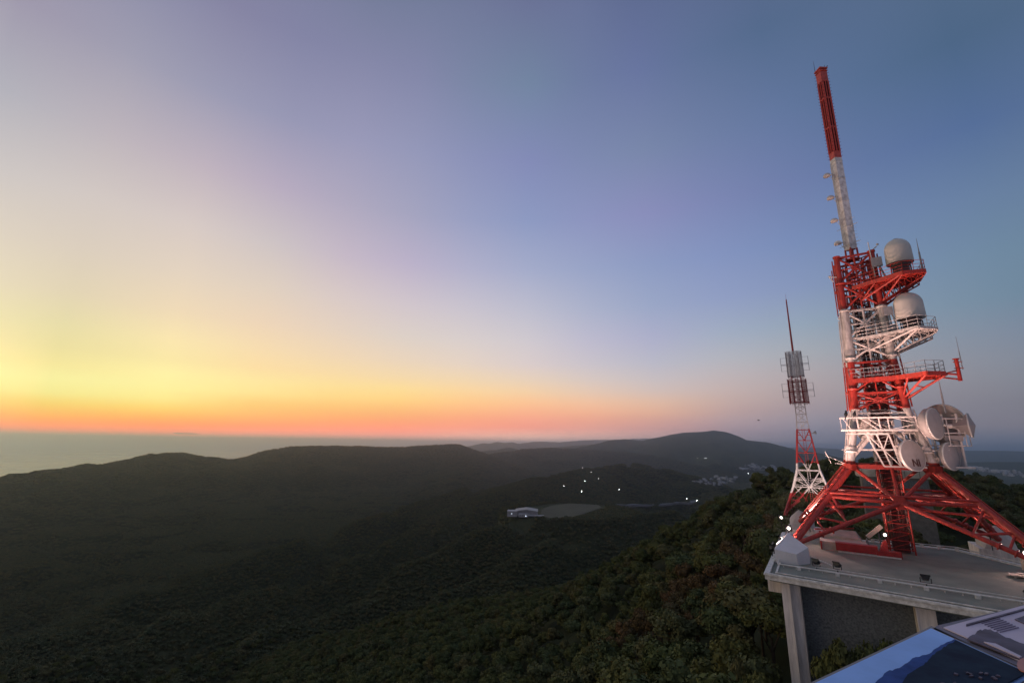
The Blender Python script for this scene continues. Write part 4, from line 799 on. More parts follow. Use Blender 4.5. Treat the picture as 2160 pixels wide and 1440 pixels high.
def hull(pts,name,m,parent):
    bm=bmesh.new(); [bm.verts.new(p) for p in pts]; r=bmesh.ops.convex_hull(bm,input=bm.verts); 
    bmesh.ops.delete(bm,geom=[g_ for g_ in r['geom_interior'] if isinstance(g_,bmesh.types.BMVert)],context='VERTS')
    bmesh.ops.dissolve_limit(bm,angle_limit=rad(3),verts=bm.verts,edges=bm.edges); bmesh.ops.recalc_face_normals(bm,faces=bm.faces)
    me=bpy.data.meshes.new(name); bm.to_mesh(me); bm.free(); me.materials.append(m); o=bpy.data.objects.new(name,me); COL.objects.link(o); o.parent=parent; return o
FP=[(-10.0,-12.5,-.02),(-8.3,-12.5,-.02),(-7.42,-11.2,-.02),(-7.5,-8.2,-.02),(-10.0,-8.2,-.02),(-9.98,-12.45,1.07),(-8.31,-12.45,.86),(-7.43,-11.2,1.33),(-8.95,-9.75,2.2),(-10.0,-9.3,1.1),(-7.5,-9.6,.5)]
for (i,j) in ((-1,-1),(-1,1),(1,1),(1,-1)):
    o=hull([(-x*i*1.0 if True else x,(-y if j>0 else y),z) for x,y,z in FP],'footing',M_foot if (i,j)==(-1,-1) else M_concl,SB)
    if j>0:
        b=MB(); b.box((i*8.7,10.2,-7.5),(3.4,4.6,14.9)); b.build('footing_pier',M_conc,SB)
b=MB(); b.box((8.2,-2.4,.55),(.9,.9,1.1)); b.build('plinth',M_concl,SB)
b=MB(); b.box((7.4,-5.9,.16),(2.6,1.0,.08),rz=rad(-8)); b.box((7.6,-6.2,.36),(2.2,.5,.06),rz=rad(-8)); b.box((6.4,-5.9,.08),(.1,.9,.16),rz=rad(-8)); b.box((8.4,-6.1,.17),(.1,.9,.34),rz=rad(-8)); b.build('roof_step',M_concl,SB)
# equipment on the roof
EH=empty('equipment_hut',(*loc2w(-5,-1.4)[:2],ZR),PSI); tag(EH,'low pale equipment hut with sloping lid at the foot of the tower','hut')
b=MB(); b.box((.25,-.9,.40),(3.9,2.2,.80)); b.build('body',M_concl,EH)
hull([(-2.0,.2,.8),(1.9,.2,.8),(-2.0,2.4,.8),(1.9,2.4,.8),(-2.0,.2,1.15),(1.75,.2,1.0),(-1.9,2.3,1.5),(1.5,2.3,1.45)],'lid',M_concl,EH)
b=MB(); b.box((.05,1.3,.4),(3.7,2.0,.78)); b.build('base',M_beiged,EH)
b=MB(); b.tube((-2.1,.5,1.5),(1.2,2.6,1.62),.05,n=6); b.tube((-2.1,.2,1.6),(1.4,2.3,1.72),.05,n=6); b.box((-1.6,-2.06,.4),(.12,.12,.8)); b.build('pipe',M_red,EH)
RT=empty('red_duct',(*loc2w(-2.85,-3.45)[:2],ZR),PSI); tag(RT,'long dull red metal duct lying on the roof before the lift shaft','duct')
b=MB(); b.box((-.9,-.1,.52),(3.3,.8,.72)); b.box((1.55,-.1,.28),(1.9,.9,.52)); b.build('casing',M_rust,RT)
hull([(.7,-.5,.1),(1.6,-.5,.1),(.7,.3,.1),(1.6,.3,.1),(1.3,-.4,1.45),(1.5,-.4,1.5),(1.3,.3,1.45),(1.5,.3,1.5)],'riser',M_rust,RT)
b=MB(); b.box((0,-.1,.06),(4.8,1.0,.12)); b.build('skid',M_rail,RT)
TP=empty('tilted_panel',(*loc2w(-2.0,-1.0)[:2],ZR),PSI); tag(TP,'pale oblong panel propped at a steep slant between hut and lift shaft','panel')
b=MB(); b.box((0,0,1.85),(1.75,.5,.34),ry=rad(-43)); b.build('board',M_concl,TP)
b=MB(); b.tube((-.7,.1,1.1),(-.9,.1,0),.06,n=6); b.tube((.3,.15,2.0),(.4,.2,0),.06,n=6); b.tube((-.7,-.15,1.1),(-.5,-.2,0),.05,n=6); b.build('prop',M_grey,TP)
# floodlights
def floodlight(a,b_,z,aim,lit,power,label,big=1.0,base=0,show=None,angle=60):
    x,y,zz=loc2w(a,b_,z); e=empty('floodlight',(x,y,zz-0)); tag(e,label,'floodlight','floodlights round the station roof')
    tgt=Vector(loc2w(*aim)); d=(tgt-Vector((x,y,zz))).normalized(); s=.3*big
    q=MB(); ux,uy,dz_=frame(d)
    def P(i,j,k): return Vector((0,0,0))+ux*i+uy*j+dz_*k
    vs=[P(i*s*w_,j*s*.8*w_,k*s) for k,w_ in ((-.45,.62),(.4,1.0)) for i,j in ((-1,-1),(1,-1),(1,1),(-1,1))]
    q.add(vs,[(3,2,1,0),(0,1,5,4),(1,2,6,5),(2,3,7,6),(3,0,4,7)])
    for i in range(5): c=-.8+i*.4; q.beam(P(c*s*.6,-s*.5,-.5*s),P(c*s*.6,s*.5,-.5*s),.015,.08)
    q.beam(P(-s*1.05,s*.85,.42*s),P(s*1.05,s*.85,.42*s),.04,.1); q.build('housing',M_black,e)
    q=MB(); q.lathe(P(0,0,s*.4),d,[(0,s*.5),(s*.08,s*.46),(s*.14,.001)],14); q.build('lens',M_lampW if lit else M_grey,e)
    q=MB(); q.tube(P(-s*1.1,0,0),P(-s*1.1,0,0)+Vector((0,0,-.34)),.03,n=5); q.tube(P(s*1.1,0,0),P(s*1.1,0,0)+Vector((0,0,-.34)),.03,n=5)
    l,r_=P(-s*1.1,0,0)+Vector((0,0,-.34)),P(s*1.1,0,0)+Vector((0,0,-.34)); q.tube(l,r_,.03,n=5)
    q.tube((0,0,min(l.z,r_.z)),(0,0,-(z-base)),.045,n=6); q.build('bracket',M_black,e)
    if power:
        ld=bpy.data.lights.new('floodlight_beam','SPOT'); ld.energy=power; ld.color=(1,.60,.50); ld.spot_size=rad(angle); ld.spot_blend=.8; ld.shadow_soft_size=.12
        lo=bpy.data.objects.new('beam',ld); COL.objects.link(lo); lo.parent=e; lo.location=d*(s*.6); lo.rotation_euler=d.to_track_quat('-Z','Y').to_euler()
    return e
floodlight(-9.75,1.6,.95,(-4.5,-6,4.5),True,2600*PWR,'lit floodlight on the left roof edge, just under the farther footing',1.15,angle=80)
floodlight(-9.9,-6.2,1.0,(-3.5,-4.8,7.0),True,5000*PWR,'small lit floodlight above the near corner footing',.9,angle=95)
floodlight(-11.0,9.4,1.05,(-3,-2,10),True,5500*PWR,'lit floodlight on a bracket over the trees, outside the far left corner',1.0,-3,angle=60)
floodlight(-7.85,7.2,1.45,(-6.2,-30,1.5),True,0,'upper of two round bright floodlights beside the left tower legs',.9)
floodlight(-8.3,4.6,1.2,(-6.4,-30,1.5),True,0,'lower of two round bright floodlights beside the left tower legs',.9)
floodlight(-1.25,-1.75,1.75,(-2.5,-30,0),True,0,'single glaring floodlight at the left foot of the lift shaft',.85)
floodlight(7.9,7.2,2.2,(5.0,3,9),True,800*PWR,'lit floodlight on the far right footing under the red legs',.9,angle=80)
floodlight(8.1,-2.5,1.45,(2,-20,3.2),True,300*PWR,'bright floodlight on the plinth at the right edge of the roof',1.15,1.1,angle=100)
floodlight(-10.35,-9.0,.85,(-3.2,-6.3,5.2),False,2600*PWR,'upper of two small black floodlights on the left roof edge',.75,angle=70)
floodlight(-10.4,-10.3,.7,(-2.2,-3.4,11.5),False,5200*PWR,'lower of two small black floodlights on the left roof edge',.75,angle=70)
floodlight(-6.9,-13.3,.62,(-1.5,-2.5,14),False,3300*PWR,'black floodlight on the front rail, first from the left corner',.9,angle=52)
floodlight(-5.45,-13.4,.62,(0,-2,20),False,3600*PWR,'black floodlight on the front rail with a bent pipe over it',.9,angle=45)
floodlight(-.05,-13.95,.62,(.5,-2,21),False,2200*PWR,'black floodlight alone in the middle of the front rail',.95,angle=45)
floodlight(5.3,-14.1,.62,(2.5,-1,20),False,1900*PWR,'black floodlight on the front rail near the right edge of the photo',1.0,angle=50)
# birds perched on the gallery
def bird(a,b_,z,label,s=1.0):
    x,y,zz=loc2w(a,b_,z); q=MB(); q.lathe((0,0,.26*s),(.25,0,1),[(-.24*s,.02),(-.15*s,.10*s),(0,.15*s),(.14*s,.12*s),(.22*s,.07*s),(.27*s,.09*s),(.33*s,.085*s),(.38*s,.02)],12)
    q.tube((.13*s,0,.56*s),(.24*s,0,.54*s),.025*s,.005,5); q.tube((-.08*s,0,.1*s),(-.2*s,0,-.2*s),.05*s,.03*s,5); q.tube((.02,.04,.1*s),(.02,.04,0),.012,n=4); q.tube((.02,-.04,.1*s),(.02,-.04,0),.012,n=4)
    o=q.build('crow',M_black); o.location=(x,y,zz); o.rotation_euler=(0,0,random.uniform(0,6)); tag(o,label,'bird','crows perched on the tower')
bird(-2.95,-3.35,13.17,'left one of two black crows perched on the white gallery rail',1.15)
bird(-2.25,-3.35,13.17,'right one of two black crows perched on the white gallery rail',1.05)
# ------------------------------------------------------------------ second lattice tower
ST=empty('lattice_tower',(75.86,117.67,-19.0),rad(-34.5)); tag(ST,'smaller pale and red lattice tower with thin mast, standing in the trees behind','tower')
SP_=[(-2,7.4),(3.7,5.75),(9.6,3.55),(13.5,2.45),(17.8,1.98),(23.5,1.36),(27,1.12),(44,.95)]
def shw(z):
    for (z0,a0),(z1,a1) in zip(SP_[:-1],SP_[1:]):
        if z<=z1: return a0+(a1-a0)*(z-z0)/(z1-z0)
    return SP_[-1][1]
def sp(k,s,z): a=shw(z); return rotp((s*a,-a,z),k)
for k in range(4):
    b=MB(); zs=[-2,3.7,9.6,13.5,17.8,23.5,27,44]
    for z0,z1 in zip(zs[:-1],zs[1:]): b.tube(sp(k,-1,z0),sp(k,-1,z1),.24 if z1<14 else .17 if z1<25 else .1,n=8)
    b.build('leg',M_small,ST)
b=MB()
bays=[(3.2,9.6),(9.6,13.5),(13.5,17.8),(17.8,20.9),(20.9,23.6),(23.6,25.6),(25.6,27.6),(27.6,29.4)]+[(29.4+i*1.35,30.75+i*1.35) for i in range(11)]
for (z0,z1) in bays:
    for k in range(4):
        r_=.11 if z1<18 else .07 if z1<24 else .05
        b.tube(sp(k,-1,z1),sp(k,1,z1),r_,n=5)
        if z1>9.7 and z1<24: 
            b.tube(sp(k,-1,z1),sp(k,0,z0),r_,n=5); b.tube(sp(k,1,z1),sp(k,0,z0),r_,n=5); b.tube(sp(k,-1,(z0+z1)/2),sp(k,-.5,(z0+z1)/2),r_*.7,n=5); b.tube(sp(k,1,(z0+z1)/2),sp(k,.5,(z0+z1)/2),r_*.7,n=5)
        elif z1<9.7:
            c=sp(k,0,9.6)
            for s in (-1,1):
                b.tube(c,sp(k,s*.97,z0),.12,n=5); b.tube(sp(k,s,6.6),sp(k,s*.5,6.4),.08,n=5); b.tube(sp(k,s*.5,6.4),sp(k,s,3.4),.08,n=5); b.tube(sp(k,s,6.6),sp(k,s*.45,9.6),.07,n=5); b.tube(c,sp(k,s*.95,11.3),.08,n=5); b.tube(sp(k,s*.97,11.0),sp(k,s*.15,11.3),.07,n=5)
                b.tube(sp(k,s*.5,6.4),sp(k,s*.9,5.2),.06,n=5); b.tube(c,rotp((s*1.5,-1.0,6.0),k),.06,n=5)
        else:
            b.tube(sp(k,-1,z1),sp(k,1,z0),r_*.8,n=4); b.tube(sp(k,1,z1),sp(k,-1,z0),r_*.8,n=4)
b.build('bracing',M_small,ST)
b=MB()
for s in (-.28,.28): b.tube((s,-.3,6),(s,-.3,43),.05,n=5)
for i in range(74): z=6.2+i*.5; b.tube((-.28,-.3,z),(.28,-.3,z),.03,n=4)
b.build('ladder',M_small,ST)
for (z0,z1,hw0,hw1,nm) in ((30.3,36.7,1.98,2.18,'r'),(37.4,44.1,1.85,1.85,'w')):
    for k in range(4):
        b=MB()
        for s in (-.62,.62):
            for i in range(5):   # panel grids
                x=s*hw1*.95-.42+i*.21
                b.tube(rotp((x,-hw1,z0),k),rotp((x,-hw0*.97,z1),k),.055,n=4)
            for j in range(12): z=z0+(z1-z0)*j/11; b.beam(rotp((s*hw1*.95-.5,-hw1,z),k),rotp((s*hw1*.95+.5,-hw1,z),k),.05,.09)
            b.beam(rotp((s*hw1*.95,-hw1+.12,z0),k),rotp((s*hw1*.95,-hw1+.12,z1),k),.95 if nm=='r' else .6,.06)
        for i in range(9): b.beam(rotp((-.5+i*.125,-hw1+.25,z0+.1),k),rotp((-.5+i*.125,-hw1+.25,z1-.1),k),.07,.05)
        if nm=='r': b.beam(rotp((0,-hw1+.32,z0+.2),k),rotp((0,-hw1+.32,z1-.2),k),1.5,.05)
        for z in (z0+.3,(z0+z1)/2,z1-.3): b.beam(rotp((-hw1,-hw1+.2,z),k),rotp((hw1,-hw1+.2,z),k),.1,.1); b.beam(rotp((0,-hw1+.2,z),k),rotp((0,-.8,z),k),.08,.08)
        b.build('aerial_panel',M_small,ST)
for zc,u in ((40.9,3.15),(33.9,3.5)):
    for s in (-1,1):
        b=MB()
        b.beam((s*1.8,0,zc),(s*u,0,zc),.12,.1); b.tube((s*u,0,zc-1.9),(s*u,0,zc+1.9),.05,n=5); b.tube((s*1.9,0,zc+1.8),(s*u,0,zc+1.8),.035,n=4); b.tube((s*1.9,0,zc-1.8),(s*u,0,zc-1.8),.035,n=4); b.beam((s*1.8,0,zc-.3),(s*u,0,zc-.3),.06,.06)
        b.build('side_aerial',M_grey,ST)
b=MB(); b.tube((0,0,43.5),(0,0,59.0),.26,.14,8)
for i in range(24): z=44.2+i*.6; b.lathe((0,0,z),(0,0,1),[(0,.2),(.03,.33-.006*i),(.1,.33-.006*i),(.13,.2)],8)
b.tube((0,0,59),(0,0,60.6),.04,.02,5); b.build('mast',M_small,ST)
b=MB(); b.lathe((2.6,-.6,22.9),(1,-.3,.1),[(-.5,.1),(0,.42),(.1,.42),(.12,.01)],12); b.tube((1.5,-.9,22.6),(2.4,-.6,22.8),.08,n=5); b.build('dish_aerial',M_grey,ST)
sb_spot=bpy.data.lights.new('added_tower_fill','SPOT'); sb_spot.energy=8000*PWR; sb_spot.color=(1,.72,.62); sb_spot.spot_size=rad(60); sb_spot.spot_blend=.8; sb_spot.shadow_soft_size=.2  # added lamp to brighten the lattice tower; no real floodlight known here
so=bpy.data.objects.new('beam',sb_spot); COL.objects.link(so); so.location=(66,97,-12.5); so.rotation_euler=(Vector((75.86,117.67,-4))-Vector((66,97,-12.5))).to_track_quat('-Z','Y').to_euler(); 
fl=empty('floodlight',(66,97,-12.7)); tag(fl,'small added fill light among the trees in front of the smaller lattice tower','floodlight'); q=MB(); q.box((0,0,0),(.5,.4,.4),rx=.4); q.build('housing',M_black,fl); q=MB(); q.tube((0,0,-.2),(0,0,-9.5),.07,n=6); q.build('post',M_grey,fl)  # housing and post made up to carry the added lamp
so.parent=fl; so.location=(0,.3,.3)
# ------------------------------------------------------------------ pale building behind the tower
t0=locat(1808,986,86.0); t1=locat(1962,1000,86.0); zt=locat(1880,991,86.0)[2]
LB=empty('hilltop_lodge',(*loc2w((t0[0]+t1[0])/2,90)[:2],ZR),PSI); tag(LB,'pale flat roofed building half hidden by trees behind the big tower','building')
w_=t1[0]-t0[0]
b=MB(); b.box((0,0,(zt-12)/2-.6),(w_-1,8,zt+12-1.4)); b.build('wall',M_beiged,LB)
b=MB(); b.box((0,0,zt-.9),(w_+.6,9,1.7)); b.build('parapet',M_beige,LB)
b=MB()
for i in range(7): b.box((-w_/2+1.6+i*(w_-3)/6,-4.03,zt-3.2),(1.5,.1,1.7))
b.build('window',M_wall,LB)
b=MB()
for i in range(5): b.box((-w_/2+.8+i*(w_/5),-4.53,zt-.9),(.12,.06,1.7))
b.build('parapet_joint',M_beiged,LB)
# ------------------------------------------------------------------ hall beside the field
HP=ptR(1106,1088,1010); hz_=float(height(HP[0],HP[1])); HP=ptZ(1106,1089,hz_)
HA=empty('sports_hall',(HP[0],HP[1],hz_),rad(-2)-math.atan2(HP[0],HP[1])); tag(HA,'pale gymnasium with a curved roof and low annexes beside the dim sports field','building')
M_hall=mat('hall_wall',(.42,.41,.42),.7,scale=.2,noise=.12); M_hroof=mat('hall_roof',(.33,.33,.32),.6,scale=.2,noise=.1)
b=MB(); b.box((4,22,5),(46,30,10)); b.build('main_wall',M_hall,HA)
b=MB(); pr=[]
for i in range(13): t_=i/12; pr.append((-20+48*t_,10+3.6*(1-abs(2*t_-1))**1.0))
vs=[(x,4,z) for x,z in pr]+[(x,40,z+.2) for x,z in pr]; m_=len(pr)
b.add(vs,[(i,i+1,m_+i+1,m_+i) for i in range(m_-1)]+[tuple(range(m_))[::-1]]); b.build('roof',M_hroof,HA)
b=MB(); b.box((-25,4,5.2),(20,20,10.4)); b.box((-25,4,10.7),(21,21,.6)); b.box((-2,-2,3),(20,12,6)); b.box((16,-1,2.6),(42,10,.6)); b.box((30,2,1.6),(22,8,3.2)); b.build('annex',M_hall,HA)
b=MB(); 
for i in range(4): b.box((-31+i*4,-6.1,6),(2,.2,1.6))
for i in range(4): b.box((-8+i*4,-8.1,3),(2.2,.2,2)); 
for i in range(5): b.box((20+i*4,-2.1,1.6),(2.2,.2,1.6))
b.build('window',M_wall,HA)
b=MB(); b.box((3.5,-8.4,2.6),(1.6,.3,1.6)); b.box((-26,-6.3,6),(1.2,.2,1.2)); b.build('lit_window',emit('lit_window',(.75,.85,1),2.2),HA)
# field
fm=mat('field_turf',(.062,.068,.036),.9,scale=.02,noise=.2)
q=MB(); pts=[ptZ(px,py,FIELD_P[2]+.9)[:2] for px,py in ((1140,1087),(1165,1093),(1205,1090),(1240,1080),(1268,1070),(1262,1064),(1200,1061),(1160,1066),(1142,1075))]
q.prism([tuple(p) for p in pts],FIELD_P[2]-.6,FIELD_P[2]+.9); fo=q.build('sports_field',fm); tag(fo,kind='structure')
# lamps far away
def street_lamp(px,py,label,group,rmin=700,hgt=14,s=1.25,rcap=None):
    p=hit(px,py+6,rmin); z=float(height(p[0],p[1])); R=math.hypot(p[0],p[1]); d=ptR(px,py,R); hz2=max(d[2]-z,6)
    e=empty('street_lamp',(d[0],d[1],z)); tag(e,label,'street lamp',group); b=MB(); b.tube((0,0,-.5),(0,0,hz2),.12,.08,6); b.beam((0,0,hz2),(-.6,-1.2,hz2+.1),.12,.12); b.build('pole',M_grey,e)
    b=MB(); k=s*R/2000; b.lathe((-.6,-1.2,hz2+.1),(0,0,1),[(-.45*k,.001),(-.4*k,.5*k),(0,.62*k),(.3*k,.4*k),(.35*k,.001)],10); b.build('lamp_head',M_street,e)
for px,py,l in ((1229,987,'topmost lit lamp on the dark wooded hill beyond the field'),(1247,995,'second lit lamp from the top of the wooded hill'),(1262,1008,'faint lit lamp right of the others on the wooded hill'),(1234,1014,'lit lamp in the middle of the group on the wooded hill'),(1190,1024,'leftmost lit lamp on the wooded hill'),(1227,1036,'lowest lit lamp on the wooded hill'),(1306,1032,'lone lit lamp far right on the wooded hill side')):
    street_lamp(px,py,l,'lamps lit on the wooded hill',1500)
for px,py,l,s in ((1427,1061,'left lamp of the row along the valley road',.9),(1449,1051,'upper lamp above the valley road',.9),(1470,1055,'brightest lamp of the valley road row',1.5),(1557,1058,'rightmost lamp, alone near the dark wood edge',1.0)):
    street_lamp(px,py,l,'lamps lit along the valley road',1300,s=s)
for px,py,l,s in ((1471,965,'left one of a pair of far lights on the flank of the flat topped mountain',.9),(1487,965,'right one of a pair of far lights on the flank of the flat topped mountain',.9),(1578,998,'far light at the near edge of the upper town',.8),(1596,1000,'far light right of the upper town edge',.7)):
    street_lamp(px,py,l,'lights far off below the mountain',3500,s=s)
# pale road strip in the valley
def strip(name,pts,w0,m,rmin=1200,lift=3.0):
    P=[hit(px,py,rmin) for px,py in pts]; q=MB(); L_=[];R_=[]
    Q=[]
    for a,c in zip(P[:-1],P[1:]):
        for i in range(8): Q.append(a+(c-a)*i/8)
    Q.append(P[-1])
    for i,p in enumerate(Q):
        t_=Q[min(i+1,len(Q)-1)]-Q[max(i-1,0)]; nrm=np.array([-t_[1],t_[0]]); nrm/=np.linalg.norm(nrm)+1e-9
        for s,l in ((1,L_),(-1,R_)):
            x,y=p[0]+nrm[0]*s*w0/2,p[1]+nrm[1]*s*w0/2; l.append((x,y,float(height(p[0],p[1]))+lift))
    zz_=np.array([v[2] for v in L_]); kk_=21; zs_=np.convolve(np.pad(zz_,kk_//2,mode='edge'),np.ones(kk_)/kk_,'valid'); L_=[(x,y,float(z)) for (x,y,_),z in zip(L_,zs_)]; R_=[(x,y,float(z)) for (x,y,_),z in zip(R_,zs_)]
    n_=len(Q); q.add(L_+R_,[(i,i+1,n_+i+1,n_+i) for i in range(n_-1)]); q.add([(x,y,z-8) for x,y,z in L_]+[(x,y,z-8) for x,y,z in R_]+L_+R_,[(i,i+1,2*n_+i+1,2*n_+i) for i in range(n_-1)]+[(n_+i+1,n_+i,3*n_+i,3*n_+i+1) for i in range(n_-1)])
    o=q.build(name,m); tag(o,kind='structure'); return o
M_road=mat('pale_road',(.18,.18,.19),.8,scale=.01,noise=.2)
strip('road',[(1296,1066),(1330,1068),(1362,1070),(1400,1073),(1432,1071),(1452,1064),(1470,1058)],26,M_road,1300,9)
strip('river',[(1650,990),(1620,986),(1575,984),(1560,990)],60,mat('pale_river',(.4,.42,.45),.3,scale=.005,noise=.1),3200,5)
# towns: small separate houses
M_house=[mat('house_pale',(.40,.40,.42),.8,scale=.3,noise=.1),mat('house_grey',(.25,.26,.29),.8,scale=.3,noise=.1),mat('house_dark_roof',(.13,.13,.15),.8,scale=.3,noise=.1)]
def house_mesh(m,w,d,h):
    b=MB(); b.box((0,0,h/2-1),(w,d,h+2)); vs=[(-w*.55,-d*.55,h),(w*.55,-d*.55,h),(w*.55,d*.55,h),(-w*.55,d*.55,h),(-w*.55,0,h*1.5),(w*.55,0,h*1.5)]; b.add(vs,[(0,1,5,4),(2,3,4,5),(0,4,3),(1,2,5),(3,2,1,0)])
    me=bpy.data.meshes.new('house'); me.from_pydata(b.v,[],b.f); me.materials.append(m); return me
HM=[house_mesh(M_house[0],12,9,6),house_mesh(M_house[1],13,10,6),house_mesh(M_house[2],12,10,6),house_mesh(M_house[0],26,11,10)]
def town(poly,n_,label,group,rmin,rmax,sc,lift=0):
    xs=[p[0] for p in poly]; ys=[p[1] for p in poly]; k=0; tries=0
    def inside(x,y):
        c=False
        for i in range(len(poly)):
            x1,y1=poly[i-1]; x2,y2=poly[i]
            if (y1>y)!=(y2>y) and x<(x2-x1)*(y-y1)/(y2-y1)+x1: c=not c
        return c
    while k<n_ and tries<n_*8:
        tries+=1; px=random.uniform(min(xs),max(xs)); py=random.uniform(min(ys),max(ys))
        if not inside(px,py): continue
        p=hit(px,py,rmin)
        R=math.hypot(p[0],p[1])
        if R>rmax: continue
        o=bpy.data.objects.new('house',random.choice(HM)); COL.objects.link(o); s=sc*R/4000*random.uniform(.7,1.25); o.scale=(s,s,s); o.location=(p[0],p[1],float(height(p[0],p[1]))+lift); o.rotation_euler=(0,0,random.choice((.3,1.87))+random.uniform(-.25,.25)); tag(o,label,'house',group); k+=1
town([(1455,1020),(1470,1014),(1510,1006),(1540,1004),(1556,1010),(1548,1020),(1500,1027),(1470,1026)],120,'tiny pale house in the lower, nearer town patch in the far valley','houses of the lower valley town',2500,8000,.95)
town([(1558,985),(1575,979),(1610,980),(1640,986),(1650,992),(1610,991),(1590,992),(1572,998)],70,'tiny pale house in the upper town patch under the flat topped mountain','houses of the upper valley town',3200,14000,.8)
town([(2020,988),(2060,992),(2110,1003),(2160,1006),(2190,1012),(2190,1000),(2110,992),(2050,985)],110,'tiny pale house of the hazy town behind the wooded knoll at the far right','houses of the town on the right',2500,20000,.9)
# lone trees on the left skyline
for px,py,h_,l in ((98,979,16,'lone thin tree on the far left shore ridge'),(275,957,22,'left one of two thin bare trees on the left skyline'),(281,957,20,'right one of two thin trees on the left skyline, with a round top')):
    p=hit(px,py+8,2500); z=float(height(p[0],p[1])); e=empty('skyline_tree',(p[0],p[1],z)); tag(e,l,'tree','lone trees on the left skyline')
    b=MB(); b.tube((0,0,-2),(0,0,h_),.7,.4,6); b.build('trunk',M_bark,e)
    me=CR_F[0]; c=bpy.data.objects.new('crown',me); COL.objects.link(c); c.parent=e; c.scale=(1.2,1.2,.9); c.location=(0,0,h_-6)
rt=random.Random(3)
for px in list(range(462,560,7))+list(range(600,960,26)):
    px+=rt.uniform(-3,3); p=hit(px,{True:966,False:939}[px<560],3000); z=float(height(p[0],p[1])); e=empty('skyline_tree',(p[0],p[1],z)); s=rt.uniform(1.2,2.3); e.scale=(s*.8,s*.8,s)
    tag(e,'small dark tree standing out along the top of the long left ridge','tree','trees along the crest of the long left ridge'); c=bpy.data.objects.new('crown',rt.choice(CR_F)); COL.objects.link(c); c.parent=e; b=bpy.data.objects.new('trunk',TRK[0]); COL.objects.link(b); b.parent=e
# small clouds
M_cloud=bpy.data.materials.new('cloud'); M_cloud.use_nodes=True; M_cloud.node_tree.nodes['Principled BSDF'].inputs['Base Color'].default_value=(.55,.45,.42,1); M_cloud.node_tree.nodes['Principled BSDF'].inputs['Alpha'].default_value=.22
for (px,py,R,w_,l) in ((392,914,60000,1100,'small flat cloud low over the sea horizon'),):
    p=ptR(px,py,R); b=MB(); b.ball((0,0,0),w_,14,.10); b.ball((w_*.7,200,-30),w_*.5,12,.1); b.ball((-w_*.6,-100,40),w_*.45,12,.12); o=b.build('cloud',M_cloud); o.location=p; tag(o,l,'cloud')
p=ptR(1600,886,260); b=MB(); b.lathe((0,0,0),(1,0,.1),[(-.5,.02),(-.3,.1),(0,.16),(.25,.12),(.45,.03)],8); b.add([(-.1,0,.05),(.15,0,.05),(.05,1.1,.35),(-.15,.9,.33)],[(0,1,2,3)]); b.add([(-.1,0,.05),(.15,0,.05),(.05,-1.1,.3),(-.15,-.9,.28)],[(3,2,1,0)])
o=b.build('bird',M_black); o.location=p; o.rotation_euler=(0,0,-.9); o.scale=(1.3,1.3,1.3); tag(o,'single dark bird gliding in the sky left of the towers','bird')
# bushes at the foot of the station wall
for k,(a,bb,s) in enumerate(((-6.9,-17.6,-14.2),(-5.6,-17.9,-13.6),(-4.4,-17.7,-13.0),(-3.2,-18.0,-12.4),(-2.2,-18.6,-12.6),(-12.6,-18.4,-16.5),(-11.5,-18.8,-16.2),(-13.9,-19.2,-17.0))):
    x,y,z=loc2w(a,bb); zz=float(height(x,y)); e=empty('bush',(x,y,zz+.4),k*1.3); s2=(s-zz-.4)/9.2; e.scale=(s2*.42,s2*.42,s2)
    tag(e,'leafy green bush growing against the foot of the dark station wall' if k<5 else 'leafy bush left of the corner pillar of the station','bush','bushes below the station wall' if k<5 else 'bushes left of the corner pillar')
    c=bpy.data.objects.new('foliage',CR_G[k%4]); COL.objects.link(c); c.parent=e; q=bpy.data.objects.new('stem',TRK[k%3]); COL.objects.link(q); q.parent=e
# ------------------------------------------------------------------ information board by the viewing rail
ZB=-.5
def bp(px,py,dz=0): q=ptZ(px,py,ZB+dz); return (float(q[0]),float(q[1]))
IB=empty('information_board',(0,0,0)); tag(IB,'tilted blue panorama board and pale photo panel beside it, bottom right','information board')
M_frame=mat('board_frame',(.22,.20,.19),.5); M_sky=mat('print_sky_blue',(.32,.52,.92),.8,scale=6,noise=.08,spec=.1); M_navy=mat('print_navy',(.022,.03,.05),.9,spec=.05,noise=.1,scale=12,col2=(.03,.05,.075)); M_mid=mat('print_mid_blue',(.05,.10,.30),.8,spec=.1,scale=14,noise=.2)
M_lil=mat('print_lilac',(.60,.53,.62),.8,spec=.1,scale=5,noise=.08); M_dpic=mat('print_dark_rock',(.055,.04,.055),.5,scale=16,col2=(.12,.10,.14)); M_pink=mat('print_pink',(.55,.24,.2),.5)
M_text=mat('print_text',(.30,.26,.34),.8,spec=.1); M_board2=mat('print_grey_edge',(.17,.155,.19),.5,scale=8)
A=bp(1964,1323); Bq=bp(1560,1512); Cq=bp(2010,1640); Dq=bp(2175,1421)
b=MB(); b.prism([bp(1964,1316),bp(1550,1508),bp(2010,1660),bp(2190,1423)][::-1],ZB-.03,ZB-.004); b.build('frame',M_frame,IB)
def sheet(name,pp,dz,m,parent=IB):
    q=MB(); q.prism([bp(x,y,dz) for x,y in pp],ZB+dz-.003,ZB+dz); return q.build(name,m,parent)
s1=sheet('panorama_print',[(1964,1324),(1560,1514),(1900,1600),(2175,1421)],0,M_sky)
rb=random.Random(9)
rough=lambda pts,j:[(x+rb.uniform(-j,j),y+rb.uniform(-j,j)) for x,y in pts]
def jag(pts,n_=6,j=2.0):
    o=[]
    for (x0,y0),(x1,y1) in zip(pts[:-1],pts[1:]):
        for i in range(n_): t_=i/n_; o.append((x0+(x1-x0)*t_+rb.uniform(-j,j)*.6,y0+(y1-y0)*t_+rb.uniform(-j,j)))
    o.append(pts[-1]); return o
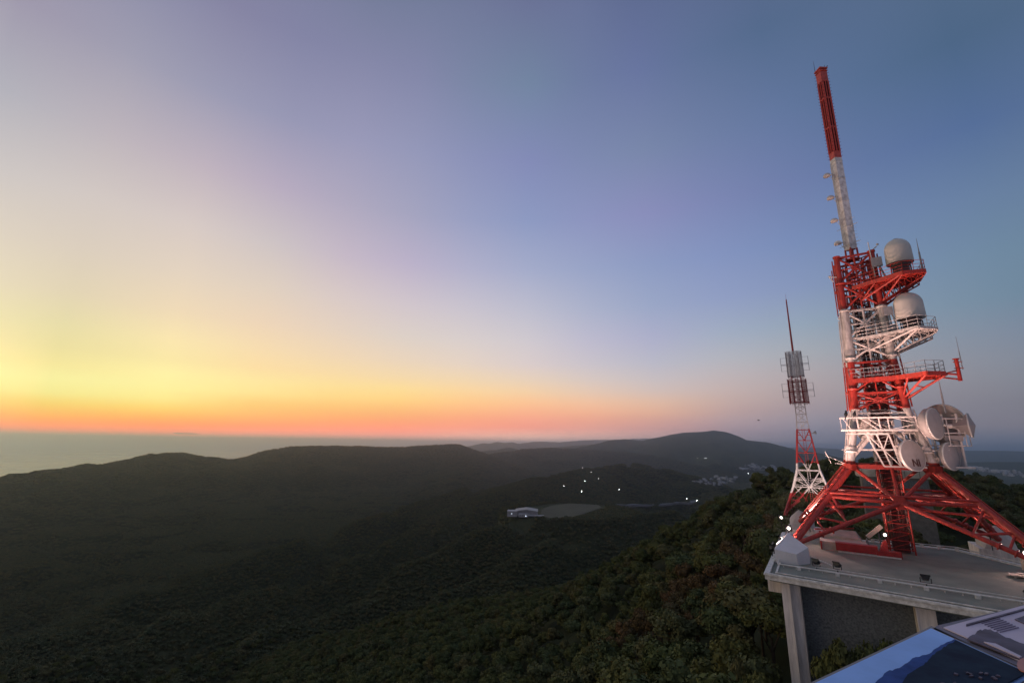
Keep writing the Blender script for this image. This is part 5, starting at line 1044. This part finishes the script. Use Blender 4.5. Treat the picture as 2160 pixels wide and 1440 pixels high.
sheet('far_hills_print',jag([(2013,1347),(1985,1360),(1960,1377),(1925,1388),(1898,1408),(1872,1415),(1845,1440)],5,1.5)+[(1800,1490),(1900,1560),(2160,1418)],.0035,M_mid,s1)
sheet('mountain_print',jag([(2015,1350),(1990,1364),(1966,1382),(1948,1402),(1915,1420),(1900,1443)],5,2)+[(1850,1500),(1920,1550),(2165,1417)],.007,M_navy,s1)
for k in range(12): x=rb.uniform(1985,2140); y=rb.uniform(1412,1438); sheet('rock_print',rough([(x,y),(x+6,y+1),(x+5,y+3),(x-3,y+2)],1.2),.0105,M_dpic,s1)
b=MB(); b.prism([bp(1976,1315,0),bp(1968,1322,0),bp(2190,1418,0),bp(2600,1400,0),bp(2420,1215,0)],ZB-.03,ZB-.004); b.build('frame',M_board2,IB)
s2=sheet('photo_print',[(1990,1322),(2188,1408),(2500,1380),(2380,1215)],0,M_lil)
sheet('border_line',[(2038,1315),(2160,1282),(2300,1246),(2300,1248.5),(2160,1285),(2038,1318)],.0035,M_dpic,s2)
sheet('mountain_photo',jag([(2040,1346),(2068,1328),(2088,1325),(2112,1338),(2160,1358),(2230,1380)],5,2)+[(2230,1400),(2160,1392),(2105,1372)],.0035,M_dpic,s2)
sheet('dark_photo',rough([(2140,1305),(2165,1296),(2240,1290),(2240,1330),(2165,1316)],1),.0035,M_dpic,s2)
sheet('pale_streak',[(2075,1352),(2100,1356),(2155,1383),(2150,1385),(2098,1362)],.007,M_lil,s2)
for j in range(6):
    x0,y0=2048+j*3,1322+j*0; 
    pass
for j in range(7):
    t_=j/7; x0=2070+t_*45; y0=1312+t_*22
    sheet('text_line',[(x0,y0),(x0+40,y0-10),(x0+40,y0-9.5),(x0,y0+.5)],.0035,M_text,s2)
sheet('pink_mark',[(2166+21*math.cos(a_),1400+15*math.sin(a_)) for a_ in [i*math.pi/10 for i in range(20)]],.012,M_pink,s2)
b=MB(); b.tube((1.15,.95,ZB-.03),(1.15,.95,ZB-1.1),.03,n=8); b.tube((1.9,1.3,ZB-.03),(1.9,1.3,ZB-1.1),.03,n=8); b.build('post',M_frame,IB)
